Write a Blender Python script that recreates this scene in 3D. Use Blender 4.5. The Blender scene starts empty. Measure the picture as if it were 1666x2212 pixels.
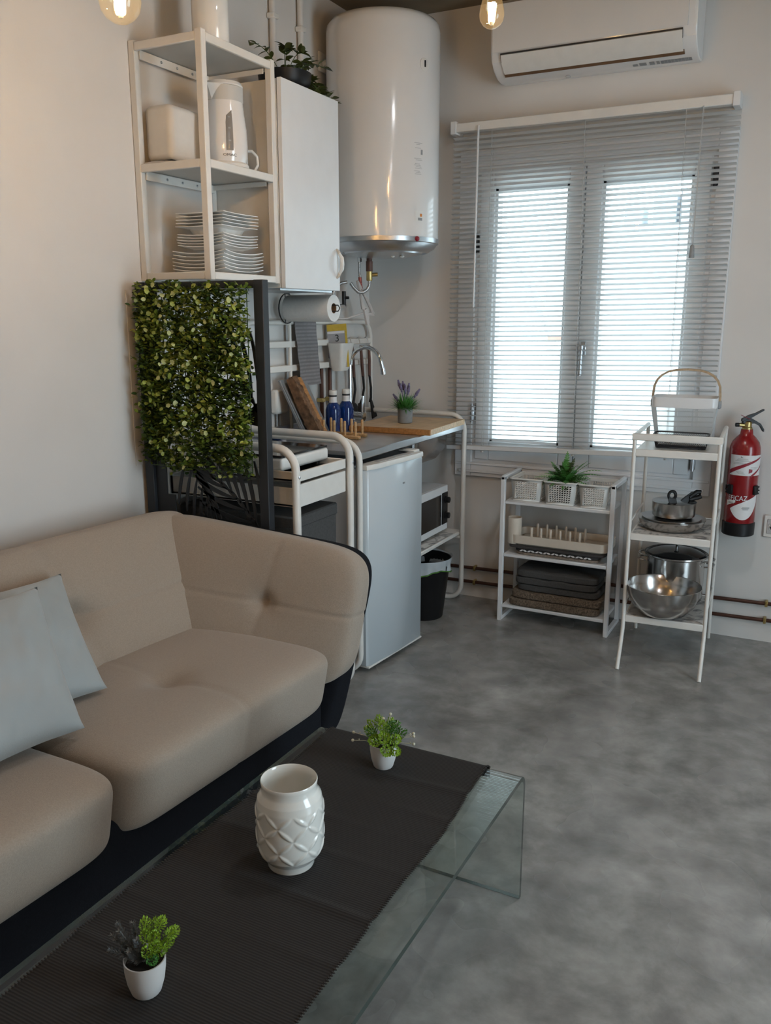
import bpy, bmesh, math, random
from mathutils import Vector, Matrix, Euler, noise
C = bpy.context.scene.collection
random.seed(7)
R = math.radians
PI = math.pi

# ------------------------------------------------------------------ camera, sky, exposure
SC = bpy.context.scene
cam_d = bpy.data.cameras.new('camera')
cam = bpy.data.objects.new('camera', cam_d); C.objects.link(cam)
FPX, PITCH, YAW, ROLL = 1856.41, .2222, -.4759, .0007
cam_d.sensor_fit = 'HORIZONTAL'; cam_d.sensor_width = 36.0
cam_d.lens = 36.0 * FPX / 1666.0
cam_d.clip_start = .02
_f = Vector((math.sin(YAW) * math.cos(PITCH), math.cos(YAW) * math.cos(PITCH), -math.sin(PITCH)))
_r = Vector((math.cos(YAW), -math.sin(YAW), 0)); _u = _r.cross(_f)
_r2 = _r * math.cos(ROLL) + _u * math.sin(ROLL); _u2 = _u * math.cos(ROLL) - _r * math.sin(ROLL)
cam.matrix_world = Matrix(((_r2.x, _u2.x, -_f.x, 2.1488), (_r2.y, _u2.y, -_f.y, -3.986), (_r2.z, _u2.z, -_f.z, 1.4075), (0, 0, 0, 1)))
SC.camera = cam

w = bpy.data.worlds.new('sky'); SC.world = w; w.use_nodes = True
wn = w.node_tree.nodes['Background']
wn.inputs[0].default_value = (.74, .90, 1.0, 1); wn.inputs[1].default_value = 4.2

def area(name, loc, rot, sx, sy, power, col, portal=False):
    d = bpy.data.lights.new(name, 'AREA'); d.shape = 'RECTANGLE'; d.size = sx; d.size_y = sy
    d.energy = power; d.color = col
    if portal: d.cycles.is_portal = True
    o = bpy.data.objects.new(name, d); o.location = loc; o.rotation_euler = rot; C.objects.link(o); return o
area('window_portal', (1.1, .34, 1.4), (R(-90), 0, 0), 1.1, 1.4, 1, (1, 1, 1), True)
area('door_fill', (4.33, -2.3, 1.1), (0, R(90), 0), 1.9, 0.95, 36, (.72, .87, 1.0))  # area lamp added outside the unseen door to brighten the room

SC.view_settings.view_transform = 'Standard'; SC.view_settings.look = 'None'
SC.view_settings.gamma = 1; SC.view_settings.use_curve_mapping = False
SC.view_settings.exposure = .17
SC.cycles.max_bounces = 10; SC.cycles.transparent_max_bounces = 24; SC.cycles.diffuse_bounces = 5
SC.cycles.caustics_reflective = False; SC.cycles.caustics_refractive = False
SC.cycles.sample_clamp_indirect = 6
LAMP_E = 470.0         # radiance of the hot filaments; they are what lights the room
SPOT_E = 400.0         # radiance of the two recessed ceiling spots
LAMP_COL = (1.0, .56, .20)

# ------------------------------------------------------------------ materials
def srgb(r, g, b):
    f = lambda c: (c / 255 / 12.92) if c <= 10 else ((c / 255 + .055) / 1.055) ** 2.4
    return (f(r), f(g), f(b))
MATS = {}
def mat(name, col, rough=.5, metal=0, spec=.5, var=0, vscale=8, bump=0, bscale=60, stretch=(1, 1, 1), trans=0, ior=1.5,
        emit=None, estr=0, alpha=1, coat=0, sheen=0, col2=None, sss=0, detail=4, rvar=0):
    if name in MATS: return MATS[name]
    m = bpy.data.materials.new(name); m.use_nodes = True
    nt = m.node_tree; b = nt.nodes['Principled BSDF']; L = nt.links.new
    b.inputs['Base Color'].default_value = (*col, 1); b.inputs['Roughness'].default_value = rough
    b.inputs['Metallic'].default_value = metal; b.inputs['Specular IOR Level'].default_value = spec
    b.inputs['IOR'].default_value = ior
    b.inputs['Transmission Weight'].default_value = trans
    b.inputs['Coat Weight'].default_value = coat; b.inputs['Coat Roughness'].default_value = .08
    b.inputs['Sheen Weight'].default_value = sheen
    b.inputs['Alpha'].default_value = alpha
    if emit: b.inputs['Emission Color'].default_value = (*emit, 1); b.inputs['Emission Strength'].default_value = estr
    if var or bump or rvar:
        tc = nt.nodes.new('ShaderNodeTexCoord'); mp = nt.nodes.new('ShaderNodeMapping')
        mp.inputs['Scale'].default_value = stretch; L(tc.outputs['Object'], mp.inputs['Vector'])
    if var:
        n = nt.nodes.new('ShaderNodeTexNoise'); n.inputs['Scale'].default_value = vscale; n.inputs['Detail'].default_value = detail
        L(mp.outputs[0], n.inputs['Vector'])
        rp = nt.nodes.new('ShaderNodeValToRGB')
        c2 = col2 or tuple(c * (1 + var) for c in col); c1 = tuple(c * (1 - var) for c in col) if not col2 else col
        rp.color_ramp.elements[0].position = .3; rp.color_ramp.elements[1].position = .7
        rp.color_ramp.elements[0].color = (*c1, 1); rp.color_ramp.elements[1].color = (*c2, 1)
        L(n.outputs['Fac'], rp.inputs['Fac']); L(rp.outputs['Color'], b.inputs['Base Color'])
    if rvar:
        n3 = nt.nodes.new('ShaderNodeTexNoise'); n3.inputs['Scale'].default_value = vscale * 1.7
        L(mp.outputs[0], n3.inputs['Vector'])
        mr = nt.nodes.new('ShaderNodeMapRange'); mr.inputs['To Min'].default_value = rough - rvar; mr.inputs['To Max'].default_value = rough + rvar
        L(n3.outputs['Fac'], mr.inputs['Value']); L(mr.outputs[0], b.inputs['Roughness'])
    if bump:
        n2 = nt.nodes.new('ShaderNodeTexNoise'); n2.inputs['Scale'].default_value = bscale; n2.inputs['Detail'].default_value = 3
        L(mp.outputs[0], n2.inputs['Vector'])
        bp = nt.nodes.new('ShaderNodeBump'); bp.inputs['Strength'].default_value = bump; bp.inputs['Distance'].default_value = .002
        L(n2.outputs['Fac'], bp.inputs['Height']); L(bp.outputs[0], b.inputs['Normal'])
    MATS[name] = m; return m

def thin_glass(name, tint, refl_boost=1.0, rough=0.0):
    m = bpy.data.materials.new(name); m.use_nodes = True; nt = m.node_tree; nt.nodes.clear(); L = nt.links.new
    out = nt.nodes.new('ShaderNodeOutputMaterial'); mix = nt.nodes.new('ShaderNodeMixShader')
    tr = nt.nodes.new('ShaderNodeBsdfTransparent'); tr.inputs[0].default_value = (*tint, 1)
    gl = nt.nodes.new('ShaderNodeBsdfGlossy'); gl.inputs['Roughness'].default_value = rough
    fr = nt.nodes.new('ShaderNodeLayerWeight'); pw = nt.nodes.new('ShaderNodeMath'); pw.operation = 'POWER'; pw.inputs[1].default_value = 5
    mu = nt.nodes.new('ShaderNodeMath'); mu.operation = 'MULTIPLY_ADD'; mu.inputs[1].default_value = .92 * refl_boost; mu.inputs[2].default_value = .045 * refl_boost
    L(fr.outputs['Facing'], pw.inputs[0]); L(pw.outputs[0], mu.inputs[0]); L(mu.outputs[0], mix.inputs[0]); L(tr.outputs[0], mix.inputs[1]); L(gl.outputs[0], mix.inputs[2])
    L(mix.outputs[0], out.inputs['Surface']); MATS[name] = m; return m

M_wall = mat('wall_paint', (.69, .675, .655), .55, var=.03, vscale=3, bump=.12, bscale=120)
M_ceil = mat('raw_concrete_ceiling', (.22, .17, .11), .85, var=.25, vscale=2.5, bump=.4, bscale=30)
M_white = mat('white_paint_metal', (.76, .74, .70), .35, var=.03, vscale=20)
M_whitecool = mat('white_enamel', (.74, .75, .76), .3, var=.02, vscale=12)
M_gloss = mat('glossy_white_enamel', (.78, .77, .76), .14, coat=.4, var=.015, vscale=6)
M_plastic = mat('white_plastic', (.74, .73, .70), .38, var=.03, vscale=25)
M_pvc = mat('white_window_pvc', (.74, .75, .77), .3, var=.02, vscale=10)
M_slat = mat('white_aluminium_slat', (.64, .64, .63), .35, var=.02, vscale=10)
M_cream = mat('cream_plastic', (.68, .61, .52), .45, var=.04, vscale=20)
M_shelfgrey = mat('shelf_underside_grey', (.52, .52, .50), .5, var=.04, vscale=10)
M_china = mat('white_porcelain', (.80, .80, .78), .12, coat=.3, var=.01, vscale=10)
M_matpot = mat('matte_white_pot', (.68, .67, .66), .5, var=.03, vscale=20)
M_chrome = mat('chrome', (.75, .77, .80), .08, 1, var=.03, vscale=10)
M_steel = mat('brushed_steel', (.50, .49, .48), .2, 1, var=.03, vscale=5)
M_steeltop = mat('steel_worktop', (.74, .75, .78), .36, 1, var=.06, vscale=9, rvar=.05)
M_silver = mat('silver_trim', (.6, .62, .65), .3, 1, var=.04, vscale=9)
M_black = mat('black_plastic', (.010, .010, .011), .42, spec=.3, var=.2, vscale=20)
M_blackgloss = mat('black_glass', (.006, .006, .008), .08, coat=.1, var=.1, vscale=3)
M_darkmetal = mat('anthracite_metal', (.018, .021, .026), .5, var=.12, vscale=15)
M_wire = mat('dark_wire', (.03, .03, .032), .4, .6, var=.1, vscale=30)
M_copper = mat('dark_copper_pipe', (.09, .042, .03), .45, .5, var=.25, vscale=12)
M_brass = mat('brass', (.52, .40, .17), .35, 1, var=.1, vscale=30)
M_beige = mat('beige_sofa_fabric', (.35, .29, .235), .9, var=.09, vscale=300, bump=.5, bscale=700, sheen=.25)
M_navy = mat('charcoal_sofa_fabric', (.0075, .0085, .012), .9, spec=.2, var=.2, vscale=250, bump=.4, bscale=600)
M_pillow = mat('pale_grey_satin', (.335, .365, .37), .55, var=.05, vscale=6, bump=.15, bscale=300, sheen=.3)
M_bamboo = mat('bamboo', (.52, .31, .14), .5, var=.15, vscale=14, stretch=(10, 1, 10))
M_board = mat('butcher_block', (.66, .46, .27), .45, var=.22, vscale=10, stretch=(1.2, 7, 7))
M_boardedge = mat('oiled_board_edge', (.42, .19, .06), .5, var=.25, vscale=12, stretch=(8, 1, 8))
M_bark = mat('tree_bark', (.17, .092, .048), .85, var=.5, vscale=45, bump=1, bscale=80)
M_lining = mat('nonstick_black', (.008, .008, .008), .5, spec=.12, var=.2, vscale=20)
M_brownwood = mat('brown_handle_wood', (.13, .06, .045), .5, var=.25, vscale=20, stretch=(6, 6, 1))
M_red = mat('extinguisher_red', (.24, .006, .009), .25, coat=.3, var=.05, vscale=8)
M_label = mat('paper_label_white', (.72, .71, .72), .5, var=.03, vscale=40)
M_redprint = mat('red_print', (.26, .015, .03), .5, var=.1, vscale=40)
M_grayprint = mat('grey_print', (.30, .31, .32), .6, var=.1, vscale=60)
M_greylight = mat('pale_grey_print', (.5, .5, .5), .6, var=.1, vscale=60)
M_darkprint = mat('dark_print', (.02, .022, .025), .6, var=.1, vscale=60)
M_towel = mat('grey_waffle_towel', (.27, .255, .255), .95, var=.12, vscale=90, bump=.6, bscale=300)
M_charcloth = mat('charcoal_cloth', (.050, .047, .047), .95, var=.15, vscale=120, bump=.5, bscale=400)
M_rug = mat('tweed_brown_mat', (.14, .105, .075), .95, var=.6, vscale=160, bump=.8, bscale=300)
M_greycloth = mat('dark_grey_felt', (.065, .065, .065), .95, var=.15, vscale=150, bump=.4, bscale=300)
M_taupe = mat('taupe_woven_mat', (.25, .20, .16), .95, var=.3, vscale=120, bump=.5, bscale=300)
M_soil = mat('dark_soil', (.012, .010, .008), .9, var=.4, vscale=60)
M_cardboard = mat('cardboard_core', (.16, .085, .04), .8, var=.15, vscale=20)
M_paper = mat('kitchen_paper', (.80, .79, .77), .9, var=.03, vscale=80, bump=.3, bscale=200)
M_yellow = mat('yellow_foil', (.60, .42, .06), .35, var=.1, vscale=40)
M_foil = mat('grey_foil_print', (.42, .43, .46), .3, .3, var=.12, vscale=30)
M_greypot = mat('grey_stoneware', (.23, .24, .25), .6, var=.08, vscale=60)
M_hose = mat('braided_steel_hose', (.42, .42, .42), .4, .9, var=.4, vscale=300)
M_redbraid = mat('red_flecked_braid', (.45, .12, .10), .5, .2, var=.5, vscale=200)
M_cable = mat('white_cable', (.62, .58, .56), .5, var=.04, vscale=30)
M_bag = mat('thin_white_bin_bag', (.62, .68, .72), .3, alpha=.75, var=.06, vscale=20, bump=.8, bscale=40)
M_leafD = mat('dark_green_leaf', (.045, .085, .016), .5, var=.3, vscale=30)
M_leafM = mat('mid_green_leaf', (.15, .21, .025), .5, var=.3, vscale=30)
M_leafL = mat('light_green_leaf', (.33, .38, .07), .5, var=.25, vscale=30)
M_leafP = mat('pale_green_leaf', (.52, .56, .24), .5, var=.2, vscale=30)
M_leafV = mat('vivid_green_leaf', (.09, .29, .06), .45, var=.3, vscale=30)
M_sprig = mat('lime_sprig', (.26, .42, .03), .5, var=.3, vscale=60)
M_sprigd = mat('deep_green_sprig', (.06, .17, .02), .5, var=.3, vscale=60)
M_fir = mat('grey_green_fir', (.20, .22, .23), .7, var=.3, vscale=60)
M_lav = mat('lavender_flower', (.19, .16, .27), .8, var=.25, vscale=80)
M_berry = mat('cream_berry', (.60, .58, .46), .4, var=.08, vscale=60)
M_vine = mat('olive_vine_leaf', (.055, .068, .016), .4, var=.35, vscale=30)
M_house = mat('white_render', (.85, .86, .85), .9, var=.03, vscale=3)
M_tile = mat('terracotta_tile', (.45, .25, .2), .8, var=.2, vscale=5)
M_coping = mat('grey_coping', (.55, .57, .60), .8, var=.1, vscale=5)
M_kettlewin = mat('smoky_window', (.26, .25, .24), .15, coat=.3, var=.03, vscale=5)
M_amber = mat('amber_lamp', (.6, .2, .03), .3, var=.05, vscale=5)
M_winglass = thin_glass('window_glass', (.97, .99, .985))
M_bulbglass = thin_glass('bulb_glass', (1.0, .95, .84))
_nt = M_bulbglass.node_tree; _em = _nt.nodes.new('ShaderNodeEmission'); _em.inputs[0].default_value = (1, .62, .25, 1); _em.inputs[1].default_value = .10
_ad = _nt.nodes.new('ShaderNodeAddShader'); _o = _nt.nodes['Material Output']; _nt.links.new(_o.inputs['Surface'].links[0].from_socket, _ad.inputs[0]); _nt.links.new(_em.outputs[0], _ad.inputs[1]); _nt.links.new(_ad.outputs[0], _o.inputs['Surface'])
M_tabglass = thin_glass('table_glass', (.925, .96, .945), 1.1)
M_tabedge = mat('glass_edge_green', (.015, .04, .035), .08, coat=.5, trans=.1, var=.05, vscale=5)
M_bottle = mat('cobalt_glass', (.012, .06, .30), .06, trans=.55, coat=.4, var=.05, vscale=8)
M_fil = mat('hot_filament', (1, .8, .4), .5, emit=LAMP_COL, estr=LAMP_E, var=.01, vscale=5)
M_vaseglass = mat('milk_glass', (.78, .78, .74), .10, coat=.5, var=.01, vscale=5)
M_mesh = mat('white_wire_mesh', (.66, .68, .68), .4, var=.03, vscale=30)
M_blackmesh = mat('black_wire_mesh', (.012, .014, .018), .4, .3, var=.1, vscale=30)

# runner: fine woven ribs; marble-print shelf liner; floor concrete
def rib_mat(name, c1, c2, axis, freq, bump=.6):
    m = mat(name, c1, .95, var=.1, vscale=60); nt = m.node_tree; b = nt.nodes['Principled BSDF']; L = nt.links.new
    tc = nt.nodes.new('ShaderNodeTexCoord'); wv = nt.nodes.new('ShaderNodeTexWave'); wv.bands_direction = axis
    wv.inputs['Scale'].default_value = freq; wv.inputs['Distortion'].default_value = .3
    L(tc.outputs['Object'], wv.inputs['Vector'])
    mx = nt.nodes.new('ShaderNodeMix'); mx.data_type = 'RGBA'
    src = b.inputs['Base Color'].links[0].from_socket
    L(wv.outputs['Fac'], mx.inputs[0]); L(src, mx.inputs[6]); mx.inputs[7].default_value = (*c2, 1)
    L(mx.outputs[2], b.inputs['Base Color'])
    bp = nt.nodes.new('ShaderNodeBump'); bp.inputs['Strength'].default_value = bump; bp.inputs['Distance'].default_value = .001
    L(wv.outputs['Fac'], bp.inputs['Height']); L(bp.outputs[0], b.inputs['Normal']); return m
M_runner = rib_mat('ribbed_charcoal_runner', (.027, .025, .0245), (.013, .0125, .0125), 'Y', 55)
M_waffle = rib_mat('striped_grey_tea_towel', (.27, .255, .26), (.185, .175, .18), 'Z', 20)

m = M_floor = mat('polished_concrete', (.155, .150, .142), .27, var=.0, rvar=.03, vscale=2.2, bump=.05, bscale=40)
nt = m.node_tree; b = nt.nodes['Principled BSDF']; L = nt.links.new
tc = nt.nodes.new('ShaderNodeTexCoord'); n1 = nt.nodes.new('ShaderNodeTexNoise'); n1.inputs['Scale'].default_value = 3.4; n1.inputs['Detail'].default_value = 10; n1.inputs['Roughness'].default_value = .68; n1.inputs['Distortion'].default_value = .25
n2 = nt.nodes.new('ShaderNodeTexNoise'); n2.inputs['Scale'].default_value = 11; n2.inputs['Detail'].default_value = 6
L(tc.outputs['Object'], n1.inputs[0]); L(tc.outputs['Object'], n2.inputs[0])
r1 = nt.nodes.new('ShaderNodeValToRGB'); e = r1.color_ramp.elements; e[0].position = .32; e[1].position = .70
e[0].color = (.19, .187, .18, 1); e[1].color = (.42, .418, .405, 1)
r2 = nt.nodes.new('ShaderNodeValToRGB'); e = r2.color_ramp.elements; e[0].position = .3; e[1].position = .75
e[0].color = (.72, .72, .72, 1); e[1].color = (1.15, 1.15, 1.15, 1)
mx = nt.nodes.new('ShaderNodeMix'); mx.data_type = 'RGBA'; mx.blend_type = 'MULTIPLY'; mx.inputs[0].default_value = 1
L(n1.outputs['Fac'], r1.inputs[0]); L(n2.outputs['Fac'], r2.inputs[0]); L(r1.outputs[0], mx.inputs[6]); L(r2.outputs[0], mx.inputs[7]); L(mx.outputs[2], b.inputs['Base Color'])

m = M_marble = mat('marble_print_liner', (.62, .60, .57), .5)
nt = m.node_tree; b = nt.nodes['Principled BSDF']; L = nt.links.new
tc = nt.nodes.new('ShaderNodeTexCoord'); n1 = nt.nodes.new('ShaderNodeTexNoise'); n1.inputs['Scale'].default_value = 14; n1.inputs['Detail'].default_value = 5; n1.inputs['Distortion'].default_value = 2.0
r1 = nt.nodes.new('ShaderNodeValToRGB'); e = r1.color_ramp.elements; e[0].position = .36; e[1].position = .52; e[0].color = (.16, .16, .165, 1); e[1].color = (.62, .60, .57, 1)
L(tc.outputs['Object'], n1.inputs[0]); L(n1.outputs['Fac'], r1.inputs[0]); L(r1.outputs[0], b.inputs['Base Color'])

# ------------------------------------------------------------------ geometry helper
class G:
    def __init__(s): s.v = []; s.f = []
    def add(s, vs, fs):
        o = len(s.v); s.v += [tuple(p) for p in vs]; s.f += [tuple(i + o for i in f) for f in fs]; return s
    def box(s, x0, x1, y0, y1, z0, z1, bev=0, seg=1, rot=None, piv=None):
        bm = bmesh.new(); bmesh.ops.create_cube(bm, size=1)
        for q in bm.verts:
            q.co = Vector(((x0 + x1) / 2 + q.co.x * (x1 - x0), (y0 + y1) / 2 + q.co.y * (y1 - y0), (z0 + z1) / 2 + q.co.z * (z1 - z0)))
        if bev: bmesh.ops.bevel(bm, geom=bm.edges[:], offset=bev, segments=seg, profile=.5, affect='EDGES', clamp_overlap=True)
        if rot is not None:
            p = Vector(piv) if piv is not None else Vector(((x0 + x1) / 2, (y0 + y1) / 2, (z0 + z1) / 2)); m3 = Euler(rot).to_matrix()
            for q in bm.verts: q.co = m3 @ (q.co - p) + p
        bm.verts.index_update()
        s.add([q.co[:] for q in bm.verts], [[q.index for q in fc.verts] for fc in bm.faces]); bm.free(); return s
    def tube(s, pts, r, n=8, closed=False, sq=1.0):
        if n == 8: n = 12
        P = [Vector(p) for p in pts]; N = len(P); rr = r if isinstance(r, (list, tuple)) else [r] * N
        T = []
        for i in range(N):
            a = P[(i - 1) % N] if (closed or i > 0) else P[i]; c = P[(i + 1) % N] if (closed or i < N - 1) else P[i]
            t = (c - a); T.append(t.normalized() if t.length > 1e-9 else Vector((0, 0, 1)))
        up = Vector((0, 0, 1)) if abs(T[0].z) < .9 else Vector((1, 0, 0))
        nrm = (up - T[0] * up.dot(T[0])).normalized(); vs = []
        for i in range(N):
            nrm = (nrm - T[i] * nrm.dot(T[i])); nrm = nrm.normalized() if nrm.length > 1e-6 else T[i].orthogonal().normalized()
            bi = T[i].cross(nrm)
            for k in range(n):
                a = 2 * PI * k / n + PI / n
                vs.append(P[i] + (nrm * math.cos(a) + bi * math.sin(a) * sq) * rr[i])
        fs = []
        for i in range(N if closed else N - 1):
            j = (i + 1) % N
            for k in range(n):
                l = (k + 1) % n; fs.append((i * n + k, i * n + l, j * n + l, j * n + k))
        if not closed: fs.append(tuple(range(n))[::-1]); fs.append(tuple((N - 1) * n + k for k in range(n)))
        return s.add(vs, fs)
    def lathe(s, prof, cx=0, cy=0, n=32, a0=0, a1=2 * PI, caps=True, ex=1, ey=1):
        full = abs(a1 - a0 - 2 * PI) < 1e-6; m = n if full else n + 1; vs = []; fs = []
        for (r, z) in prof:
            for k in range(m):
                a = a0 + (a1 - a0) * k / n; vs.append((cx + r * math.cos(a) * ex, cy + r * math.sin(a) * ey, z))
        for i in range(len(prof) - 1):
            for k in range(n):
                l = (k + 1) % m; fs.append((i * m + k, i * m + l, (i + 1) * m + l, (i + 1) * m + k))
        if caps and full:
            if prof[0][0] > 1e-4: fs.append(tuple(range(m))[::-1])
            if prof[-1][0] > 1e-4: fs.append(tuple((len(prof) - 1) * m + k for k in range(m)))
        return s.add(vs, fs)
    def grid(s, fn, nu, nv):
        vs = [fn(i / nu, j / nv) for i in range(nu + 1) for j in range(nv + 1)]
        return s.add(vs, [(i * (nv + 1) + j, (i + 1) * (nv + 1) + j, (i + 1) * (nv + 1) + j + 1, i * (nv + 1) + j + 1) for i in range(nu) for j in range(nv)])
    def loft(s, rings, caps=True):
        n = len(rings[0]); vs = [p for r in rings for p in r]
        fs = [(i * n + k, i * n + (k + 1) % n, (i + 1) * n + (k + 1) % n, (i + 1) * n + k) for i in range(len(rings) - 1) for k in range(n)]
        if caps: fs.append(tuple(range(n))[::-1]); fs.append(tuple((len(rings) - 1) * n + k for k in range(n)))
        return s.add(vs, fs)
    def poly(s, pts, off):
        n = len(pts); o = Vector(off); a = [Vector(p) for p in pts]; b2 = [p + o for p in a]
        return s.add(a + b2, [tuple(range(n))[::-1], tuple(range(n, 2 * n))] + [(k, (k + 1) % n, n + (k + 1) % n, n + k) for k in range(n)])
    def pad(s, cor, p=6, res=16, disp=None):
        """superellipsoid inside a hexahedron: cor[(i,j,k)] with i,j,k in 0/1 for u,v,w"""
        cs = {k: Vector(q) for k, q in cor.items()}; vs = []; fs = []; idx = {}; pp = p if isinstance(p, tuple) else (p, p, p)
        def vert(q):
            key = tuple(round(c * res) for c in q)
            if key in idx: return idx[key]
            lo, hi = .9, 2.2
            for _ in range(22):
                l = (lo + hi) / 2
                if sum(abs(q[i] / l) ** pp[i] for i in range(3)) > 1: lo = l
                else: hi = l
            u, v, w_ = q[0] / l, q[1] / l, q[2] / l
            if disp: u, v, w_ = disp(u, v, w_)
            a, b2, c2 = (u + 1) / 2, (v + 1) / 2, (w_ + 1) / 2; o = Vector((0, 0, 0))
            for (i, j, k), cc in cs.items(): o += cc * ((a if i else 1 - a) * (b2 if j else 1 - b2) * (c2 if k else 1 - c2))
            idx[key] = len(vs); vs.append(o); return idx[key]
        for ax in range(3):
            for sg in (-1, 1):
                for i in range(-res, res, 2):
                    for j in range(-res, res, 2):
                        qs = []
                        for (a, b2) in ((i, j), (i + 2, j), (i + 2, j + 2), (i, j + 2)):
                            q = [0, 0, 0]; q[ax] = sg; q[(ax + 1) % 3] = a / res; q[(ax + 2) % 3] = b2 / res; qs.append(vert(q))
                        fs.append(tuple(qs) if sg > 0 else tuple(qs[::-1]))
        return s.add(vs, fs)
    def sph(s, c, r, n=10, m=6, sc=(1, 1, 1)):
        return s.add([(c[0] + r * sc[0] * math.sin(PI * i / m) * math.cos(2 * PI * k / n), c[1] + r * sc[1] * math.sin(PI * i / m) * math.sin(2 * PI * k / n), c[2] + r * sc[2] * math.cos(PI * i / m)) for i in range(m + 1) for k in range(n)],
                     [(i * n + k, (i + 1) * n + k, (i + 1) * n + (k + 1) % n, i * n + (k + 1) % n) for i in range(m) for k in range(n)])
    def mul(s, M):
        s.v = [tuple(M @ Vector(p)) for p in s.v]; return s
def arc(c, r, a0, a1, n, ax='xz'):
    o = []
    for k in range(n + 1):
        a = R(a0 + (a1 - a0) * k / n); p = [c[0], c[1], c[2]]; p['xyz'.index(ax[0])] += r * math.cos(a); p['xyz'.index(ax[1])] += r * math.sin(a); o.append(tuple(p))
    return o
def rrect(x0, x1, y0, y1, r, z, n=5):
    o = []
    for (cx, cy, a) in ((x1 - r, y1 - r, 0), (x0 + r, y1 - r, 90), (x0 + r, y0 + r, 180), (x1 - r, y0 + r, 270)):
        for k in range(n + 1): t = R(a + 90 * k / n); o.append((cx + r * math.cos(t), cy + r * math.sin(t), z))
    return o

ROOTM = {}
def link(o): C.objects.link(o); return o
def T(name, label, cat, loc, rotz=0, group=None, kind=None):
    o = bpy.data.objects.new(name, None); link(o); o.location = loc; o.rotation_euler = (0, 0, rotz); o.empty_display_size = .05
    o['label'] = label; o['category'] = cat
    if group: o['group'] = group
    if kind: o['kind'] = kind
    ROOTM[o.name] = Matrix.LocRotScale(Vector(loc), Euler((0, 0, rotz)), None).inverted(); return o
def P(name, g, m, parent=None, label=None, kind=None, sharp=40, fix=True, wn=False):
    me = bpy.data.meshes.new(name)
    M = None
    if parent is not None: M = ROOTM[parent.name]
    vs = [tuple(M @ Vector(p)) for p in g.v] if M is not None else g.v
    me.from_pydata(vs, [], g.f)
    if fix:
        bm = bmesh.new(); bm.from_mesh(me); bmesh.ops.remove_doubles(bm, verts=bm.verts[:], dist=1e-6); bmesh.ops.recalc_face_normals(bm, faces=bm.faces[:]); bm.to_mesh(me); bm.free()
    if m: me.materials.append(m)
    for q in me.polygons: q.use_smooth = True
    me.set_sharp_from_angle(angle=R(sharp))
    o = bpy.data.objects.new(name, me); link(o)
    if wn: o.modifiers.new('wn', 'WEIGHTED_NORMAL').weight = 90
    if parent is not None: o.parent = parent; ROOTM[o.name] = M
    else: ROOTM[o.name] = Matrix()
    if label: o['label'] = label
    if kind: o['kind'] = kind
    return o
def S(name, g, m, label, cat, group=None, kind=None, **k):
    """single-mesh thing: origin moved to the middle of its base"""
    xs = [p[0] for p in g.v]; ys = [p[1] for p in g.v]; zs = [p[2] for p in g.v]
    c = Vector(((min(xs) + max(xs)) / 2, (min(ys) + max(ys)) / 2, min(zs))); g.v = [tuple(Vector(p) - c) for p in g.v]
    o = P(name, g, m, None, kind=kind, **k); o.location = c; ROOTM[o.name] = Matrix.Translation(c).inverted()
    o['label'] = label; o['category'] = cat
    if group: o['group'] = group
    return o
def ST(name, g, m, parent=None, label=None, **k):
    o = P(name, g, m, parent, **k)
    if parent is None: o['kind'] = 'structure'
    if label: o['label'] = label
    return o
def dup(o, parent=None, delta=None, label=None, mesh=None):
    c = o.copy(); link(c)
    if parent is not None: c.parent = parent
    if delta is not None: c.location = Vector(o.location) + Vector(delta)
    if label: c['label'] = label
    for ch in list(o.children): dup(ch, c)
    return c
def text_geo(txt, size, M, extrude=.0004, font_sx=1.0):
    cu = bpy.data.curves.new('lettering', 'FONT'); cu.body = txt; cu.size = size; cu.extrude = extrude; cu.align_x = 'CENTER'; cu.align_y = 'CENTER'
    o = bpy.data.objects.new('lettering', cu); link(o)
    dg = bpy.context.evaluated_depsgraph_get(); dg.update(); me = bpy.data.meshes.new_from_object(o.evaluated_get(dg))
    g = G(); g.add([M @ Vector((v.co.x * font_sx, v.co.y, v.co.z)) for v in me.vertices], [tuple(p.vertices) for p in me.polygons])
    bpy.data.objects.remove(o); bpy.data.curves.remove(cu); bpy.data.meshes.remove(me); return g

# ------------------------------------------------------------------ room shell
HZ = 2.778
ST('floor', G().box(-.12, 4.35, -6.3, .3, -.12, 0), M_floor)
ST('ceiling', G().box(-.12, 4.35, -6.3, .3, HZ, HZ + .15), M_ceil)
ST('wall_left', G().box(-.14, 0, -6.3, 0, 0, HZ), M_wall)
ST('wall_front', G().box(-.12, 4.35, -6.42, -6.3, 0, HZ), M_wall)
g = G().box(4.2, 4.35, -6.3, -2.9, 0, HZ).box(4.2, 4.35, -1.7, 0, 0, HZ).box(4.2, 4.35, -2.9, -1.7, 2.15, HZ)
ST('wall_right', g, M_wall)
OX0, OX1, OZ0, OZ1 = .57, 1.65, .70, 2.09
g = G().box(-.14, OX0, 0, .3, 0, HZ).box(OX1, 4.35, 0, .3, 0, HZ).box(OX0, OX1, 0, .3, 0, OZ0).box(OX0, OX1, 0, .3, OZ1, HZ)
ST('wall_back', g, M_wall)
d1 = T('door_1', 'glazed door', 'door', (4.27, -2.3, 0)); del d1['label'], d1['category']; d1['kind'] = 'structure'
P('frame', G().box(4.22, 4.3, -2.9, -2.8, 0, 2.15).box(4.22, 4.3, -1.8, -1.7, 0, 2.15).box(4.22, 4.3, -2.8, -1.8, 2.05, 2.15).box(4.22, 4.3, -2.8, -1.8, 0, .12), M_pvc, d1)
P('pane', G().box(4.255, 4.265, -2.8, -1.8, .12, 2.05), M_winglass, d1)
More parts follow.
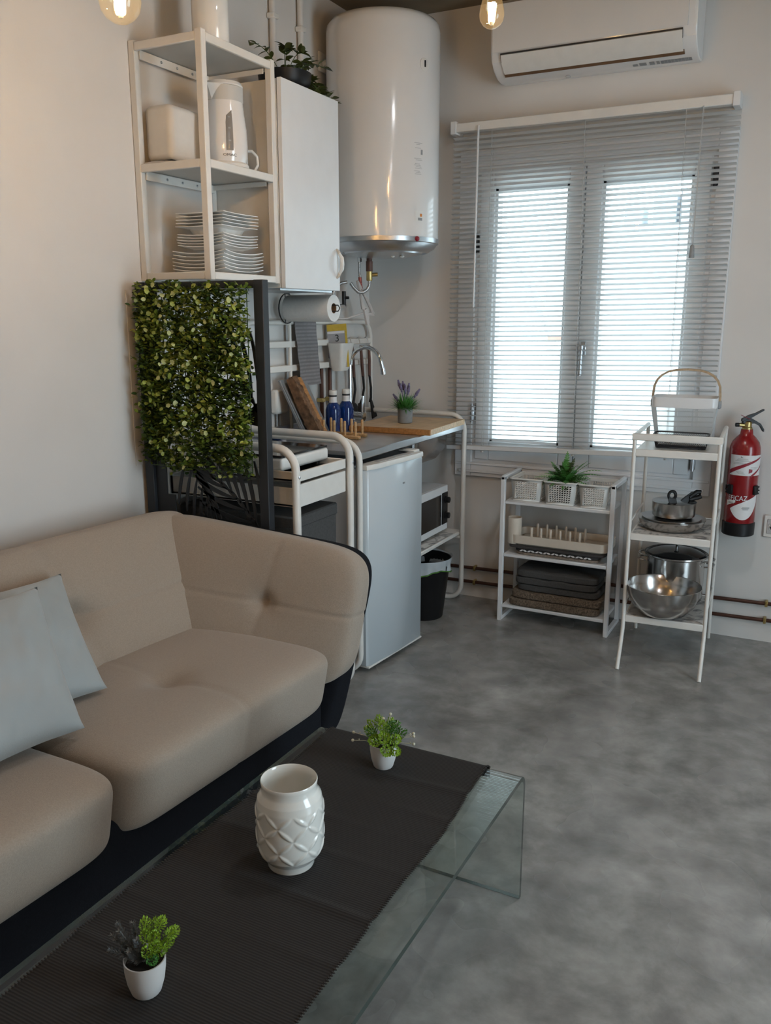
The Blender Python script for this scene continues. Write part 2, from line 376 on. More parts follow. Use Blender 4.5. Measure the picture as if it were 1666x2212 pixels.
# window casing boards on the room side
g = G()
for a in ((.496, OX0 + .012, .635, 2.165), (OX1 - .012, 1.715, .635, 2.165)): g.box(a[0], a[1], -.018, 0, a[2], a[3], .003)
g.box(OX0 + .012, OX1 - .012, -.018, 0, .635, OZ0 + .006, .003); g.box(OX0 + .012, OX1 - .012, -.018, 0, OZ1 - .006, 2.165, .003)
ST('trim_1', g, M_pvc)
g = G().box(.52, 1.69, -.026, -.018, .655, .668, .002).box(.50, 1.71, -.024, -.018, .694, .706, .002)
ST('trim_2', g, M_pvc)
win = T('window_1', 'x', 'x', (1.11, 0, .70)); del win['label'], win['category']; win['kind'] = 'structure'
P('window_frame', G().box(OX0, .60, -.004, .1, OZ0, OZ1).box(1.62, OX1, -.004, .1, OZ0, OZ1).box(.60, 1.62, -.004, .1, 2.065, OZ1).box(.60, 1.62, -.004, .1, OZ0, .722), M_pvc, win)
for (x0, x1, p0, p1) in ((.60, 1.092, .672, 1.022), (1.096, 1.62, 1.170, 1.552)):
    z0, z1, b0, b1 = .722, 2.065, .815, 1.992
    sa = P('sash', G().box(x0, p0, -.016, .07, z0, z1, .004).box(p1, x1, -.016, .07, z0, z1, .004).box(p0, p1, -.016, .07, z0, b0, .004).box(p0, p1, -.016, .07, b1, z1, .004), M_pvc, win)
    g = G()
    for a in ((p0, p0 + .012, b0, b1), (p1 - .012, p1, b0, b1)): g.box(a[0], a[1], .0, .06, a[2], a[3])
    g.box(p0, p1, .0, .06, b0, b0 + .012).box(p0, p1, .0, .06, b1 - .012, b1)
    P('bead', g, M_pvc, sa)
    P('pane', G().box(p0, p1, .034, .040, b0, b1), M_winglass, sa)
h = P('handle', G().box(1.106, 1.134, -.024, -.016, 1.235, 1.305, .004).tube([(1.12, -.024, 1.28), (1.12, -.05, 1.28)], .008).tube([(1.12, -.05, 1.285), (1.119, -.052, 1.22), (1.117, -.052, 1.15)], [.008, .0075, .009], 8), M_silver, win)
for (x, z) in ((.585, 1.75), (.585, .95), (1.636, 1.98), (1.636, .79)):
    P('hinge', G().box(x - .011, x + .011, -.022, -.004, z - .04, z + .04, .003).tube([(x, -.026, z - .045), (x, -.026, z + .045)], .006), M_silver if z < 1 else M_wire, win)

# ------------------------------------------------------------------ outside
S('ground', G().box(-8, 9, .31, 14, -1.2, -1.0), M_house, 'x', 'x'); bpy.data.objects['ground']['kind'] = 'structure'
del bpy.data.objects['ground']['label'], bpy.data.objects['ground']['category']
nh = T('neighbour_house', 'overexposed white house gable with a steep sloping roof verge seen through left pane', 'building', (-1.2, 3.2, -1))
P('wall', G().poly([(-2.6, 3, -1), (.03, 3, -1), (.03, 3, 1.16), (-.36, 3, 2.05), (-2.6, 3, 2.05)], (0, .4, 0)), M_house, nh)
g = G(); a = Vector((.075, 2.97, 1.20)); b_ = Vector((-.40, 2.97, 2.14)); n_ = 13
for k in range(n_):
    p = a.lerp(b_, k / n_); q = a.lerp(b_, (k + .72) / n_); o_ = Vector((.032, 0, .016))
    g.poly([p, q, q + o_, p + o_], (0, .05, 0))
P('verge', g, M_coping, nh)
P('eave', G().box(.05, .24, 2.96, 3.3, 1.225, 1.265, .006), M_tile, nh)
gw = T('garden_wall', 'low white boundary wall with a mottled grey coping seen through the window', 'wall', (1.3, 3.55, -1))
P('wall', G().box(.03, 3.2, 3.45, 3.65, -1, 1.06), M_house, gw)
P('coping', G().box(.0, 3.2, 3.42, 3.68, 1.06, 1.10, .008), M_coping, gw)
fb = T('far_building', 'pale flat roofed building with grey roof boxes seen through right pane', 'building', (.6, 5.3, -1))
P('wall', G().box(-.6, 3.4, 5, 5.6, -1, 2.26), M_house, fb)
P('parapet', G().box(-.62, 3.42, 4.97, 5.63, 2.26, 2.30), M_coping, fb)
for (x0, x1, z1) in ((.40, .62, 2.60), (.66, .80, 2.66), (.12, .3, 2.50)):
    P('roof_box', G().box(x0, x1, 5.2, 5.5, 2.30, z1, .01), M_coping, fb)

# ------------------------------------------------------------------ venetian blind
bl = T('venetian_blind', 'white venetian blind with open slats hanging over the window', 'blind', (1.1, -.06, .8))
P('headrail', G().box(.474, 1.713, -.085, -.045, 2.235, 2.275, .003), M_white, bl)
for x in (.488, 1.700):
    P('bracket', G().box(x - .014, x + .014, -.09, 0, 2.228, 2.283, .002), M_whitecool, bl)
NS = 64
def slat_geo():
    g = G()
    def fn(u, v): y = (v - .5) * .0255; return (1.105 + (u - .5) * 1.238, -.060 + y, .0016 * (1 - (2 * v - 1) ** 2))
    g.grid(fn, 1, 5); n = len(g.v); g.v += [(x, y, z - .0006) for x, y, z in g.v]; fs = list(g.f); g.f += [tuple(i + n for i in f[::-1]) for f in fs]
    return g
first = None
for k in range(NS):
    t = k / (NS - 1); z = 2.212 + (.822 - 2.212) * t; sh = -.012 * t; tilt = -.027 * t
    o = P('slat', slat_geo(), M_slat, bl) if first is None else dup(first, bl)
    if first is None: first = o; o.data.transform(Matrix.Translation((0, 0, .8))); o.data.transform(Matrix.Translation((-.005, 0, 0)))
    o.location = (sh, 0, z - .8); o.rotation_euler = (R(-18 + 1.5 * math.sin(k * 2.3)), tilt + .0012 * math.sin(k * 1.7), 0)
bz = .80
P('bottom_rail', G().box(.472, 1.70, -.076, -.046, bz - .012, bz + .012, .003, rot=(0, -.029, 0)), M_whitecool, bl)
for (xt, xb) in ((.671, .658), (1.094, 1.108), (1.508, 1.525)):
    zb = bz + (xb - 1.086) * .029
    for y in (-.0735, -.0465):
        P('ladder_cord', G().tube([(xt, y, 2.236), (xb, y, zb)], .0011, 5), M_greylight, bl)
    P('cord_cap', G().lathe([(.0, zb - .022), (.008, zb - .021), (.009, zb - .010)], xb, -.061, 10), M_cable, bl)
P('wand', G().tube([(.612, -.09, 2.255), (.6125, -.093, 2.2), (.607, -.093, 1.456)], .0048, 8), M_whitecool, bl)
P('lift_cord', G().tube([(1.575, -.088, 2.24), (1.574, -.09, 1.70)], .0012, 5).tube([(1.579, -.088, 2.24), (1.576, -.09, 1.70)], .0012, 5), M_greylight, bl)
P('tassel', G().lathe([(.003, 1.705), (.008, 1.70), (.0115, 1.655), (.011, 1.652), (0, 1.652)], 1.574, -.09, 12), M_grayprint, bl)

# ------------------------------------------------------------------ air conditioner
ac = T('air_conditioner', 'white wall mounted split air conditioner above the window', 'air conditioner', (1.12, 0, 2.42))
def acsec(x):
    return [(x, -.002, 2.425), (x, -.06, 2.420), (x, -.105, 2.428), (x, -.150, 2.452), (x, -.178, 2.480), (x, -.192, 2.520), (x, -.198, 2.60), (x, -.196, 2.70), (x, -.175, 2.716), (x, -.002, 2.718)]
def shr(sec, dx, k): return [(p[0] + dx, -.1 + (p[1] + .1) * k, 2.57 + (p[2] - 2.57) * k) for p in sec]
P('casing', G().loft([shr(acsec(.70), 0, .965), shr(acsec(.70), .004, .99), acsec(.712), acsec(1.533), shr(acsec(1.533), .008, .99), shr(acsec(1.533), .012, .965)]), M_gloss, ac, sharp=25)
P('front_panel', G().loft([[(x, -.1945, 2.515), (x, -.200, 2.60), (x, -.198, 2.698), (x, -.204, 2.698), (x, -.208, 2.60), (x, -.203, 2.513)] for x in (.712, 1.512)]), M_gloss, ac)
P('outlet_slot', G().loft([[(x, -.1805, 2.477), (x, -.193, 2.510), (x, -.1965, 2.508), (x, -.1845, 2.474)] for x in (.745, 1.4935)]), M_wire, ac)
P('louver', G().loft([[(x, -.140, 2.4415), (x, -.1835, 2.478), (x, -.1945, 2.503), (x, -.198, 2.500), (x, -.187, 2.473), (x, -.142, 2.437)] for x in (.748, 1.492)]), M_plastic, ac)
P('louver_gap', G().loft([[(x, -.120, 2.4355), (x, -.141, 2.4455), (x, -.1425, 2.4395), (x, -.1225, 2.4305)] for x in (.745, 1.495)]), M_cardboard, ac)
g = G(); xx = 1.335
def acu(x0, x1, a, b2):  # little print patches lying on the sloped underside
    f = lambda t: (-.062 - .043 * t, 2.4192 + .008 * t - .0004)
    y0, z0 = f(a); y1, z1 = f(b2); return [(x0, y0, z0), (x1, y0, z0), (x1, y1, z1), (x0, y1, z1)]
for (x0, x1, a, b2) in ((1.285, 1.305, .3, .7), (1.312, 1.34, .25, .8), (1.352, 1.372, .2, .8), (1.380, 1.392, .2, .8)): g.poly(acu(x0, x1, a, b2), (0, 0, -.0006))
for k in range(9): g.poly(acu(1.397 + k * .0135, 1.397 + k * .0135 + .0125, .15, .75), (0, 0, -.0006))
P('symbol_print', g, M_grayprint, ac, label='row of grey warning symbols')
P('drain_clip', G().box(1.0, 1.018, -.075, -.055, 2.413, 2.421, .002), M_greylight, ac)

# ------------------------------------------------------------------ water heater
HX, HY, HR = .262, -.35, .250
wh = T('water_heater', 'tall white cylindrical electric water heater hung in the corner', 'water heater', (HX, HY, 1.68))
P('tank', G().lathe([(HR, 1.752), (HR, 2.596), (HR * .985, 2.625), (HR * .93, 2.644), (HR * .7, 2.660), (0, 2.672)], HX, HY, 96), M_gloss, wh)
P('trim_ring', G().lathe([(HR - .004, 1.730), (HR + .0015, 1.733), (HR + .0015, 1.752), (HR - .002, 1.753)], HX, HY, 96), M_silver, wh)
P('base_cap', G().lathe([(HR - .004, 1.732), (HR * .93, 1.712), (HR * .80, 1.694), (HR * .78, 1.700), (HR * .72, 1.699), (HR * .70, 1.690), (HR * .4, 1.676), (0, 1.672)], HX, HY, 96), M_silver, wh)
for (a, b2) in ((-38, .10), (-18, .12)):
    P('cap_screw', G().sph((HX + b2 * math.cos(R(a)), HY + b2 * math.sin(R(a)), 1.676), .011, 10, 6, (1, 1, .6)), M_china, wh)
def onH(a, z, r=HR): return (HX + r * math.cos(R(a)), HY + r * math.sin(R(a)), z)
def patchH(a0, a1, z0, z1, r=HR + .001, n=6):
    return G().grid(lambda u, v: onH(a0 + (a1 - a0) * u, z0 + (z1 - z0) * v, r), n, 2)
P('indicator_lamp', G().sph(onH(-27, 1.742, HR + .002), .011, 12, 8), M_redprint, wh)
P('dial_ring', G().lathe([(.026, -.003), (.026, .002), (.021, .004), (0, .004)], 0, 0, 24).mul(Matrix.Translation(Vector(onH(-19, 2.44))) @ Matrix.Rotation(R(-19), 4, 'Z') @ Matrix.Rotation(R(90), 4, 'Y')), M_plastic, wh)
P('dial_needle', G().box(-.016, .010, -.004, .004, .003, .007, .001).mul(Matrix.Translation(Vector(onH(-19, 2.44))) @ Matrix.Rotation(R(-19), 4, 'Z') @ Matrix.Rotation(R(90), 4, 'Y')), M_wire, wh)
g = G()
for k, z in enumerate((2.130, 2.124, 2.110, 2.068, 2.062, 2.047, 2.041, 2.035, 2.029, 2.018, 2.012, 2.006)):
    q = patchH(-31 + (k * 5 % 3), -21 - (k * 3 % 4), z - .0014, z + .0014); g.add(q.v, q.f)
P('spec_print', g, M_greylight, wh)
P('spec_block', patchH(-23, -20.5, 2.085, 2.105), M_grayprint, wh)
P('energy_badge', patchH(-29, -20, 1.815, 1.858, HR + .0016), M_china, wh)
P('badge_bar', patchH(-26, -20.6, 1.818, 1.829, HR + .0024), M_grayprint, wh)
P('badge_spot', patchH(-23.5, -20.8, 1.834, 1.846, HR + .0024), M_amber, wh)
P('wall_bracket', G().box(.0, .03, HY - .1, HY + .1, 2.35, 2.39, .003).box(.0, .03, HY - .1, HY + .1, 1.9, 1.94, .003), M_silver, wh)
# hoses and valve under the heater
hs = T('heater_hose', 'braided steel flexible hose looping from the red-collared heater outlet to wall tap', 'hose', (.17, -.25, 1.5))
P('fitting', G().lathe([(.013, 1.66), (.013, 1.698)], .187, -.345, 12).lathe([(.016, 1.618), (.016, 1.662), (.013, 1.664)], .187, -.345, 12), M_brownwood, hs)
P('safety_valve', G().lathe([(.012, 1.575), (.014, 1.58), (.014, 1.617)], .187, -.345, 12).tube([(.187, -.345, 1.602), (.22, -.325, 1.604)], .009), M_brass, hs)
pts = [(.187, -.345, 1.578), (.186, -.345, 1.555), (.178, -.352, 1.535), (.163, -.362, 1.523), (.145, -.376, 1.524), (.128, -.39, 1.545), (.118, -.40, 1.565)]
P('braid', G().tube(pts, .0075, 8), M_hose, hs)
hs2 = T('red_flecked_hose', 'grey flexible hose with red flecks dropping from the heater inlet', 'hose', (.14, -.36, 1.6))
P('nut', G().lathe([(.011, 1.66), (.011, 1.694)], .143, -.36, 8), M_chrome, hs2)
P('braid', G().tube([(.143, -.36, 1.662), (.142, -.36, 1.62), (.144, -.358, 1.59)], .0065), M_hose, hs2)
P('flecked_sleeve', G().tube([(.144, -.358, 1.592), (.146, -.357, 1.56), (.150, -.355, 1.535)], .0085), M_redbraid, hs2)
tp = T('wall_tap_pair', 'pair of chrome stop taps on the wall beside the paper towel roll', 'tap', (.03, -.40, 1.46))
P('tee', G().tube([(.012, -.43, 1.462), (.05, -.43, 1.462)], .010).tube([(.05, -.46, 1.462), (.05, -.33, 1.462)], .0095).box(.036, .064, -.452, -.412, 1.448, 1.476, .004), M_chrome, tp)
P('riser_hose', G().tube([(.05, -.445, 1.47), (.05, -.445, 1.52), (.056, -.43, 1.548), (.07, -.405, 1.565), (.09, -.385, 1.57)], .007).lathe([(.010, 1.468), (.010, 1.495)], .05, -.445, 8), M_hose, tp)
P('valve', G().tube([(.05, -.345, 1.46), (.05, -.345, 1.53)], .010).tube([(.05, -.345, 1.50), (.075, -.345, 1.50)], .007), M_wire, tp)
cp = G().tube([(.022, -.43, 1.448), (.022, -.43, 1.22)], .009)
S('supply_pipe', cp, M_copper, 'dark copper pipe running down the wall from the chrome taps', 'pipe')
for y, lb in ((-.515, 'left of two dark vertical pipes below the hanging white bin'), (-.440, 'right of two dark vertical pipes below the hanging white bin')):
    pp = T('drop_pipe', lb, 'pipe', (.02, y, .905), group=None)
    P('tube', G().tube([(.022, y, .905), (.022, y, 1.19)], .010), M_copper, pp)
    P('clip', G().box(.002, .036, y - .014, y + .014, 1.02, 1.04, .003), M_brass, pp)
cb = T('coiled_cable', 'bundle of white mains cable hanging beneath the water heater', 'cable', (.16, -.30, 1.5))
g = G()
for k in range(7):
    a = k * .5; ox = .004 * math.sin(k * 2.1); oy = .006 * k
    g.tube([(.145 + ox, -.385 + oy * .3, 1.575 - .004 * k), (.155 + ox, -.345 + oy, 1.52 - .005 * k), (.160 + ox, -.305 + oy, 1.47 - .004 * k), (.158, -.265 + oy * .6, 1.43 - .006 * (k % 3)), (.152, -.30, 1.415 + .002 * k), (.150 + ox, -.335 - .002 * k, 1.45), (.150 + ox, -.36, 1.51), (.145 + ox, -.384, 1.574)], .0045, 6)
P('coil', g, M_cable, cb)
P('flat_tape', G().box(.150, .162, -.332, -.306, 1.375, 1.45, .002, rot=(R(22), 0, 0)), M_cable, cb)
P('tail', G().tube([(.15, -.34, 1.43), (.10, -.40, 1.405), (.05, -.47, 1.402), (.03, -.55, 1.41)], .004), M_cable, cb)
# white conduits on the kitchen wall
for (y, z1, lb) in ((-.838, HZ, 'left of two white conduits running up the wall behind the plant'), (-.632, HZ, 'right of two white conduits running up the wall behind the plant')):
    pp = T('wall_conduit', lb, 'pipe', (.02, y, 1.95))
    P('tube', G().tube([(.018, y, 1.95), (.018, y, z1)], .013, 12), M_wall, pp)
    for z in (2.58 if y < -.7 else 2.585, 2.2):
        P('clamp', G().box(.002, .036, y - .019, y + .019, z - .01, z + .01, .003), M_plastic, pp)
ws = T('wall_socket', 'white wall socket with a plugged cable left of the water heater', 'socket', (0, -.42, 2.46))
P('plate', G().box(.0, .012, -.475, -.385, 2.465, 2.545, .004), M_plastic, ws)
P('plug', G().lathe([(.019, 0), (.019, .03), (.012, .036)], 0, 0, 14).mul(Matrix.Translation((.012, -.43, 2.50)) @ Matrix.Rotation(R(90), 4, 'Y')), M_plastic, ws)
P('lead', G().tube([(.046, -.43, 2.50), (.05, -.40, 2.49), (.03, -.375, 2.46), (.02, -.365, 2.40), (.02, -.362, 2.2)], .004), M_grayprint, ws)

# ------------------------------------------------------------------ pendant bulbs
def pendant(name_label, c, bulb_r, hz, prof, group=None):
    o = T('pendant_bulb', name_label, 'lamp', (c[0], c[1], c[2]))
    zb = c[2]
    gl = P('glass_bulb', G().lathe([(r * bulb_r, zb + z * bulb_r) for r, z in prof], c[0], c[1], 40, caps=False), M_bulbglass, o)
    top = zb + prof[-1][1] * bulb_r
    g = G()
    for k in range(4):
        a = PI / 4 + k * PI / 2; q = bulb_r * .26
        g.tube([(c[0] + q * math.cos(a) * .4, c[1] + q * math.sin(a) * .4, zb + bulb_r * .55), (c[0] + q * math.cos(a), c[1] + q * math.sin(a), zb + bulb_r * 1.9)], bulb_r * .12, 8)
    P('filament', g, M_fil, o)
    P('stem', G().lathe([(.004, zb + bulb_r * .28), (.006, zb + bulb_r * .5), (.003, zb + bulb_r * .56)], c[0], c[1], 10), M_china, o)
    P('socket', G().lathe([(.014, top - .012), (.021, top - .004), (.022, top + .05), (.012, top + .062), (.004, top + .066)], c[0], c[1], 20), M_black, o)
    P('cord', G().tube([(c[0], c[1], top + .06), (c[0], c[1], HZ - .02)], .003, 6), M_black, o)
    P('ceiling_cup', G().lathe([(.05, HZ), (.05, HZ - .012), (.03, HZ - .03), (0, HZ - .032)], c[0], c[1], 20), M_black, o)
    return o
PEAR = [(0, 0), (.35, .06), (.7, .28), (.93, .62), (1.0, 1.0), (.96, 1.45), (.82, 2.0), (.66, 2.5), (.5, 2.95), (.42, 3.3)]
GLOBE = [(0, 0), (.35, .065), (.67, .26), (.9, .56), (1.0, 1.0), (.93, 1.4), (.75, 1.72), (.55, 1.98), (.42, 2.3), (.36, 2.6)]
def along(px, py, dist):
    d = _f + _r2 * ((px - 833) / FPX) - _u2 * ((py - 1106) / FPX); return Vector((2.1488, -3.986, 1.4075)) + d * dist
pL = along(262, 53, 1.75); pRt = along(1062, 63, 2.25)
pendant('warm globe filament bulb hanging top left near the cream wall', pL, .0425, HZ, GLOBE)
pendant('warm pear shaped filament bulb hanging in front of the air conditioner', pRt, .0325, HZ, PEAR)
for k, (x, y, z) in enumerate(((2.75, -3.1, 2.20), (1.7, -4.9, 2.15), (3.1, -4.6, 2.2))):
    pendant('warm filament bulb hanging behind the camera, number %s from the window' % ('one', 'two', 'three')[k], Vector((x, y, z)), .0325, HZ, PEAR)

# recessed ceiling spots beside and behind the camera
M_spot = mat('lit_spot_lens', (1, 1, 1), .5, emit=(.95, .97, 1.0), estr=SPOT_E, var=.01, vscale=5)
for lb, (x, y) in (('white recessed ceiling spotlight nearest the window wall', (1.75, -1.75)), ('white recessed ceiling spotlight above the right of the camera', (3.0, -3.3))):
    o = T('ceiling_spotlight', lb, 'ceiling light', (x, y, HZ))
    P('rim', G().lathe([(.045, HZ - .001), (.047, HZ - .012), (.062, HZ - .010), (.064, HZ)], x, y, 32, caps=False), M_whitecool, o)
    P('lens', G().lathe([(.046, HZ - .008), (0, HZ - .0085)], x, y, 32), M_spot, o)

# ------------------------------------------------------------------ wall shelf unit and cabinet
Y0, Y1 = -1.652, -1.250
sh = T('wall_shelf_unit', 'open white metal wall shelf unit with plates, kettle and toaster', 'shelf', (.15, -1.45, 1.53))
for (x, y) in ((.0135, Y0 + .0125), (.2875, Y0 + .0125), (.0135, Y1 - .0125), (.2875, Y1 - .0125)):
    P('post', G().box(x - .0125, x + .0125, y - .0125, y + .0125, 1.53, 2.285, .002), M_white, sh)
for z, hh in ((2.252, .026), (1.880, .026), (1.532, .024)):
    so = P('shelf', G().box(.026, .275, Y0 + .006, Y1 - .006, z + hh * .35, z + hh * .75), M_shelfgrey, sh)
    P('rim', G().box(.026, .275, Y0, Y0 + .012, z, z + hh, .002).box(.026, .275, Y1 - .012, Y1, z, z + hh, .002).box(.288, .300, Y0 + .024, Y1 - .024, z, z + hh, .002).box(.001, .012, Y0 + .024, Y1 - .024, z, z + hh, .002), M_white, so)
    if z > 1.7:
        g = G().box(.028, .034, Y0 + .02, Y1 - .02, z - .022, z + .006, .001).box(.03, .27, Y1 - .03, Y1 - .026, z - .012, z + .004)
        P('hanging_rail', g, M_white, so)
        g = G()
        for y in (Y0 + .12, Y0 + .2, Y0 + .28): g.sph((.035, y, z - .008), .0045, 8, 5)
        P('screw', g, M_silver, so)
# things on the unit
tc_ = T('white_canister', 'tall glossy white canister on top of the open wall shelf', 'canister', (.205, -1.478, 2.279))
P('body', G().lathe([(.056, 2.279), (.060, 2.285), (.061, 2.5), (.058, 2.505)], .205, -1.478, 40), M_china, tc_)
P('lid', G().lathe([(.062, 2.500), (.062, 2.52), (.058, 2.526), (.012, 2.53), (.012, 2.545), (0, 2.55)], .205, -1.478, 40), M_plastic, tc_)
to = T('toaster', 'white toaster with its cord on the middle shelf behind the post', 'toaster', (.07, -1.47, 1.906))
P('body', G().box(.014, .128, -1.612, -1.335, 1.918, 2.096, .022, 4), M_plastic, to, wn=True)
P('base', G().box(.020, .122, -1.606, -1.341, 1.9065, 1.922, .004), M_darkprint, to)
P('slots', G().box(.04, .058, -1.57, -1.38, 2.090, 2.0975).box(.085, .103, -1.57, -1.38, 2.090, 2.0975), M_black, to)
P('crumb_tray', G().box(.03, .10, -1.622, -1.60, 1.909, 1.916, .001), M_silver, to)
P('cord', G().tube([(.05, -1.60, 1.912), (.03, -1.632, 1.910), (.07, -1.640, 1.910), (.12, -1.632, 1.910), (.16, -1.60, 1.910), (.185, -1.57, 1.911), (.14, -1.53, 1.911)], .0035), M_cable, to)
kx, ky = .212, -1.432
ke = T('kettle', 'white electric kettle with smoky water window beside the shelf post', 'kettle', (kx, ky, 1.906))
P('base', G().lathe([(.076, 1.9065), (.079, 1.909), (.079, 1.918), (.072, 1.925)], kx, ky, 40), M_plastic, ke)
P('body', G().lathe([(.070, 1.925), (.0745, 1.94), (.0765, 1.98), (.0745, 2.03), (.068, 2.08), (.064, 2.12), (.064, 2.162)], kx, ky, 56), M_gloss, ke)
P('collar', G().lathe([(.0648, 2.118), (.0655, 2.122), (.0660, 2.164), (.062, 2.166)], kx, ky, 48), M_shelfgrey, ke)
P('lid', G().lathe([(.064, 2.166), (.066, 2.17), (.060, 2.180), (.03, 2.187), (0, 2.188)], kx, ky, 40), M_plastic, ke)
P('spout', G().loft([[(kx + .03, ky - .058, 2.12), (kx - .025, ky - .060, 2.12), (kx + .0, ky - .062, 2.115)], [(kx + .04, ky - .05, 2.166), (kx - .03, ky - .058, 2.166), (kx + .008, ky - .098, 2.164)]]), M_plastic, ke)
def onK(a, z, r): return (kx + r * math.cos(R(a)), ky + r * math.sin(R(a)), z)
def kr(z):
    pr = [(1.925, .070), (1.94, .0745), (1.98, .0765), (2.03, .0745), (2.08, .068), (2.12, .064), (2.17, .064)]
    for (a, b2) in zip(pr, pr[1:]):
        if a[0] <= z <= b2[0]: return a[1] + (b2[1] - a[1]) * (z - a[0]) / (b2[0] - a[0])
    return .064
P('water_window', G().grid(lambda u, v: onK(-50 + 18 * u, 1.957 + (.128 - .02 * (1 - u)) * v, kr(1.957 + .12 * v) + .0012), 4, 14), M_kettlewin, ke)
g = G()
for z in (1.985, 2.025, 2.06):
    g.grid(lambda u, v: onK(-44 + 6 * u, z + .005 * v, kr(z) + .0024), 2, 1)
P('level_mark', g, M_grayprint, ke)
tg = text_geo('OMAC', .0115, Matrix.Identity(4), 0, 1.35); q = G()
q.add([onK(-41.5 + R(1) * 0 + math.degrees(x / .0755), 1.9425 + y, .0755 + .0012) for x, y, z in tg.v], tg.f)
P('lettering', q, M_darkprint, ke, fix=False)
P('handle', G().tube([onK(120, 2.15, .062), onK(120, 2.155, .09), onK(120, 2.12, .105), onK(120, 2.02, .105), onK(120, 1.97, .095), onK(120, 1.955, .074)], .009, 8, sq=1.3), M_plastic, ke)
mx_, my_ = .160, -1.300
mg = T('mug', 'white mug half hidden behind the kettle, only its handle showing', 'mug', (mx_, my_, 1.906))
P('body', G().lathe([(.030, 1.9062), (.038, 1.909), (.041, 1.93), (.041, 2.0), (.038, 2.0), (.038, 1.93), (.0, 1.915)], mx_, my_, 36), M_china, mg)
hd = Vector((.89, .46, 0)); mc = Vector((mx_, my_, 1.955))
P('handle', G().tube([mc + hd * .038 + Vector((0, 0, .036)), mc + hd * .056 + Vector((0, 0, .036)), mc + hd * .074 + Vector((0, 0, .016)), mc + hd * .076 + Vector((0, 0, -.012)), mc + hd * .062 + Vector((0, 0, -.032)), mc + hd * .038 + Vector((0, 0, -.033))], .0055, 8), M_china, mg)
P('pattern_band', G().lathe([(.0413, 1.912), (.0413, 1.928)], mx_, my_, 36, caps=False), M_brownwood, mg)

# plates: three stacks, every plate a thing
def plate_geo(hs, dep, up, well, deep=False):
    g = G(); n = 9
    def ring(f, z, cu):
        o = []
        for (sx, sy, ex, ey) in ((1, -1, 0, 1), (1, 1, -1, 0), (-1, 1, 0, -1), (-1, -1, 1, 0)):
            for k in range(n):
                t = k / n; x = sx + ex * 2 * t; y = sy + ey * 2 * t
                m_ = max(0, 1 - abs(2 * t - 1)) if True else 0
                e_ = (2 * t - 1); dip = (1 - e_ * e_); inset = 1 - .05 * dip; rr = hs * f
                if ex == 0: px_, py_ = sx * inset, y
                else: px_, py_ = x, sy * inset
                o.append((px_ * rr, py_ * rr, z - cu * dip))
        return o
    if deep:
        g.loft([ring(.50, 0, 0), ring(.54, .002, 0), ring(.66, dep * .78, 0), ring(.74, dep * .86, up), ring(1, dep, up), ring(1, dep + .0022, up), ring(.74, dep * .86 + .003, up), ring(.62, dep * .78, 0), ring(.5, .004, 0)]); return g
    g.loft([ring(well, 0, 0), ring(well * 1.03, .002, 0), ring(.86, dep * .55, up * .5), ring(1, dep, up), ring(1, dep + .0022, up), ring(.86, dep * .55 + .003, up * .5), ring(well, .004, 0)])
    return g
PC = (.178, -1.448)
def stack(kind, n, z0, dz, hs, dep, up, well, lbls, grp, jit):
    first = None
    for k in range(n):
        if first is None:
            o = S(kind, plate_geo(hs, dep, up, well, kind == 'soup_plate'), M_china, lbls[0], 'plate', grp, sharp=50); first = o
        else: o = dup(first, label=lbls[k])
        o.location = (PC[0] + random.uniform(-jit, jit), PC[1] + random.uniform(-jit, jit), z0 + dz * k); o.rotation_euler = (0, 0, R(random.uniform(-1.5, 1.5)))
ordn = ['lowest', 'second', 'third', 'fourth', 'fifth', 'sixth']
stack('dinner_plate', 6, 1.5515, .0118, .112, .021, .010, .62, ['large square white dinner plate, %s of six from the shelf up' % (o + ' one' if o == 'lowest' else o) for o in ordn], 'large square plates at the bottom of the stack', .003)
stack('side_plate', 5, 1.637, .0092, .099, .014, .006, .62, ['small square white side plate in the middle of the stack, %s of five' % o for o in ordn[:5]], 'small square plates in the middle of the stack', .003)
stack('soup_plate', 5, 1.6785, .0108, .101, .034, .001, .70, ['deep square white soup plate at the stack top, %s of five' % o for o in ordn[:5]], 'deep square plates on top of the stack', .002)

ca = T('wall_cabinet', 'white wall cabinet with a closed door and bow handle', 'cabinet', (.15, -1.045, 1.514))
P('body', G().box(.001, .300, -1.246, -.848, 1.516, 2.230, .001), M_white, ca)
dr = P('door', G().box(.303, .322, -1.246, -.848, 1.514, 2.232, .0015), M_whitecool, ca)
hy = -.873
P('handle', G().tube([(.334, hy, 1.580), (.346, hy, 1.598), (.348, hy, 1.620), (.346, hy, 1.642), (.334, hy, 1.660)], [.006, .0085, .009, .0085, .006], 10, sq=.7), M_china, dr)
P('handle_tips', G().tube([(.322, hy, 1.563), (.330, hy, 1.572), (.335, hy, 1.581)], [.003, .006, .0068], 8).tube([(.322, hy, 1.677), (.330, hy, 1.668), (.335, hy, 1.659)], [.003, .006, .0068], 8), M_cream, dr)
P('bottom_rail', G().box(.04, .29, -1.235, -.86, 1.508, 1.516), M_silver, ca)

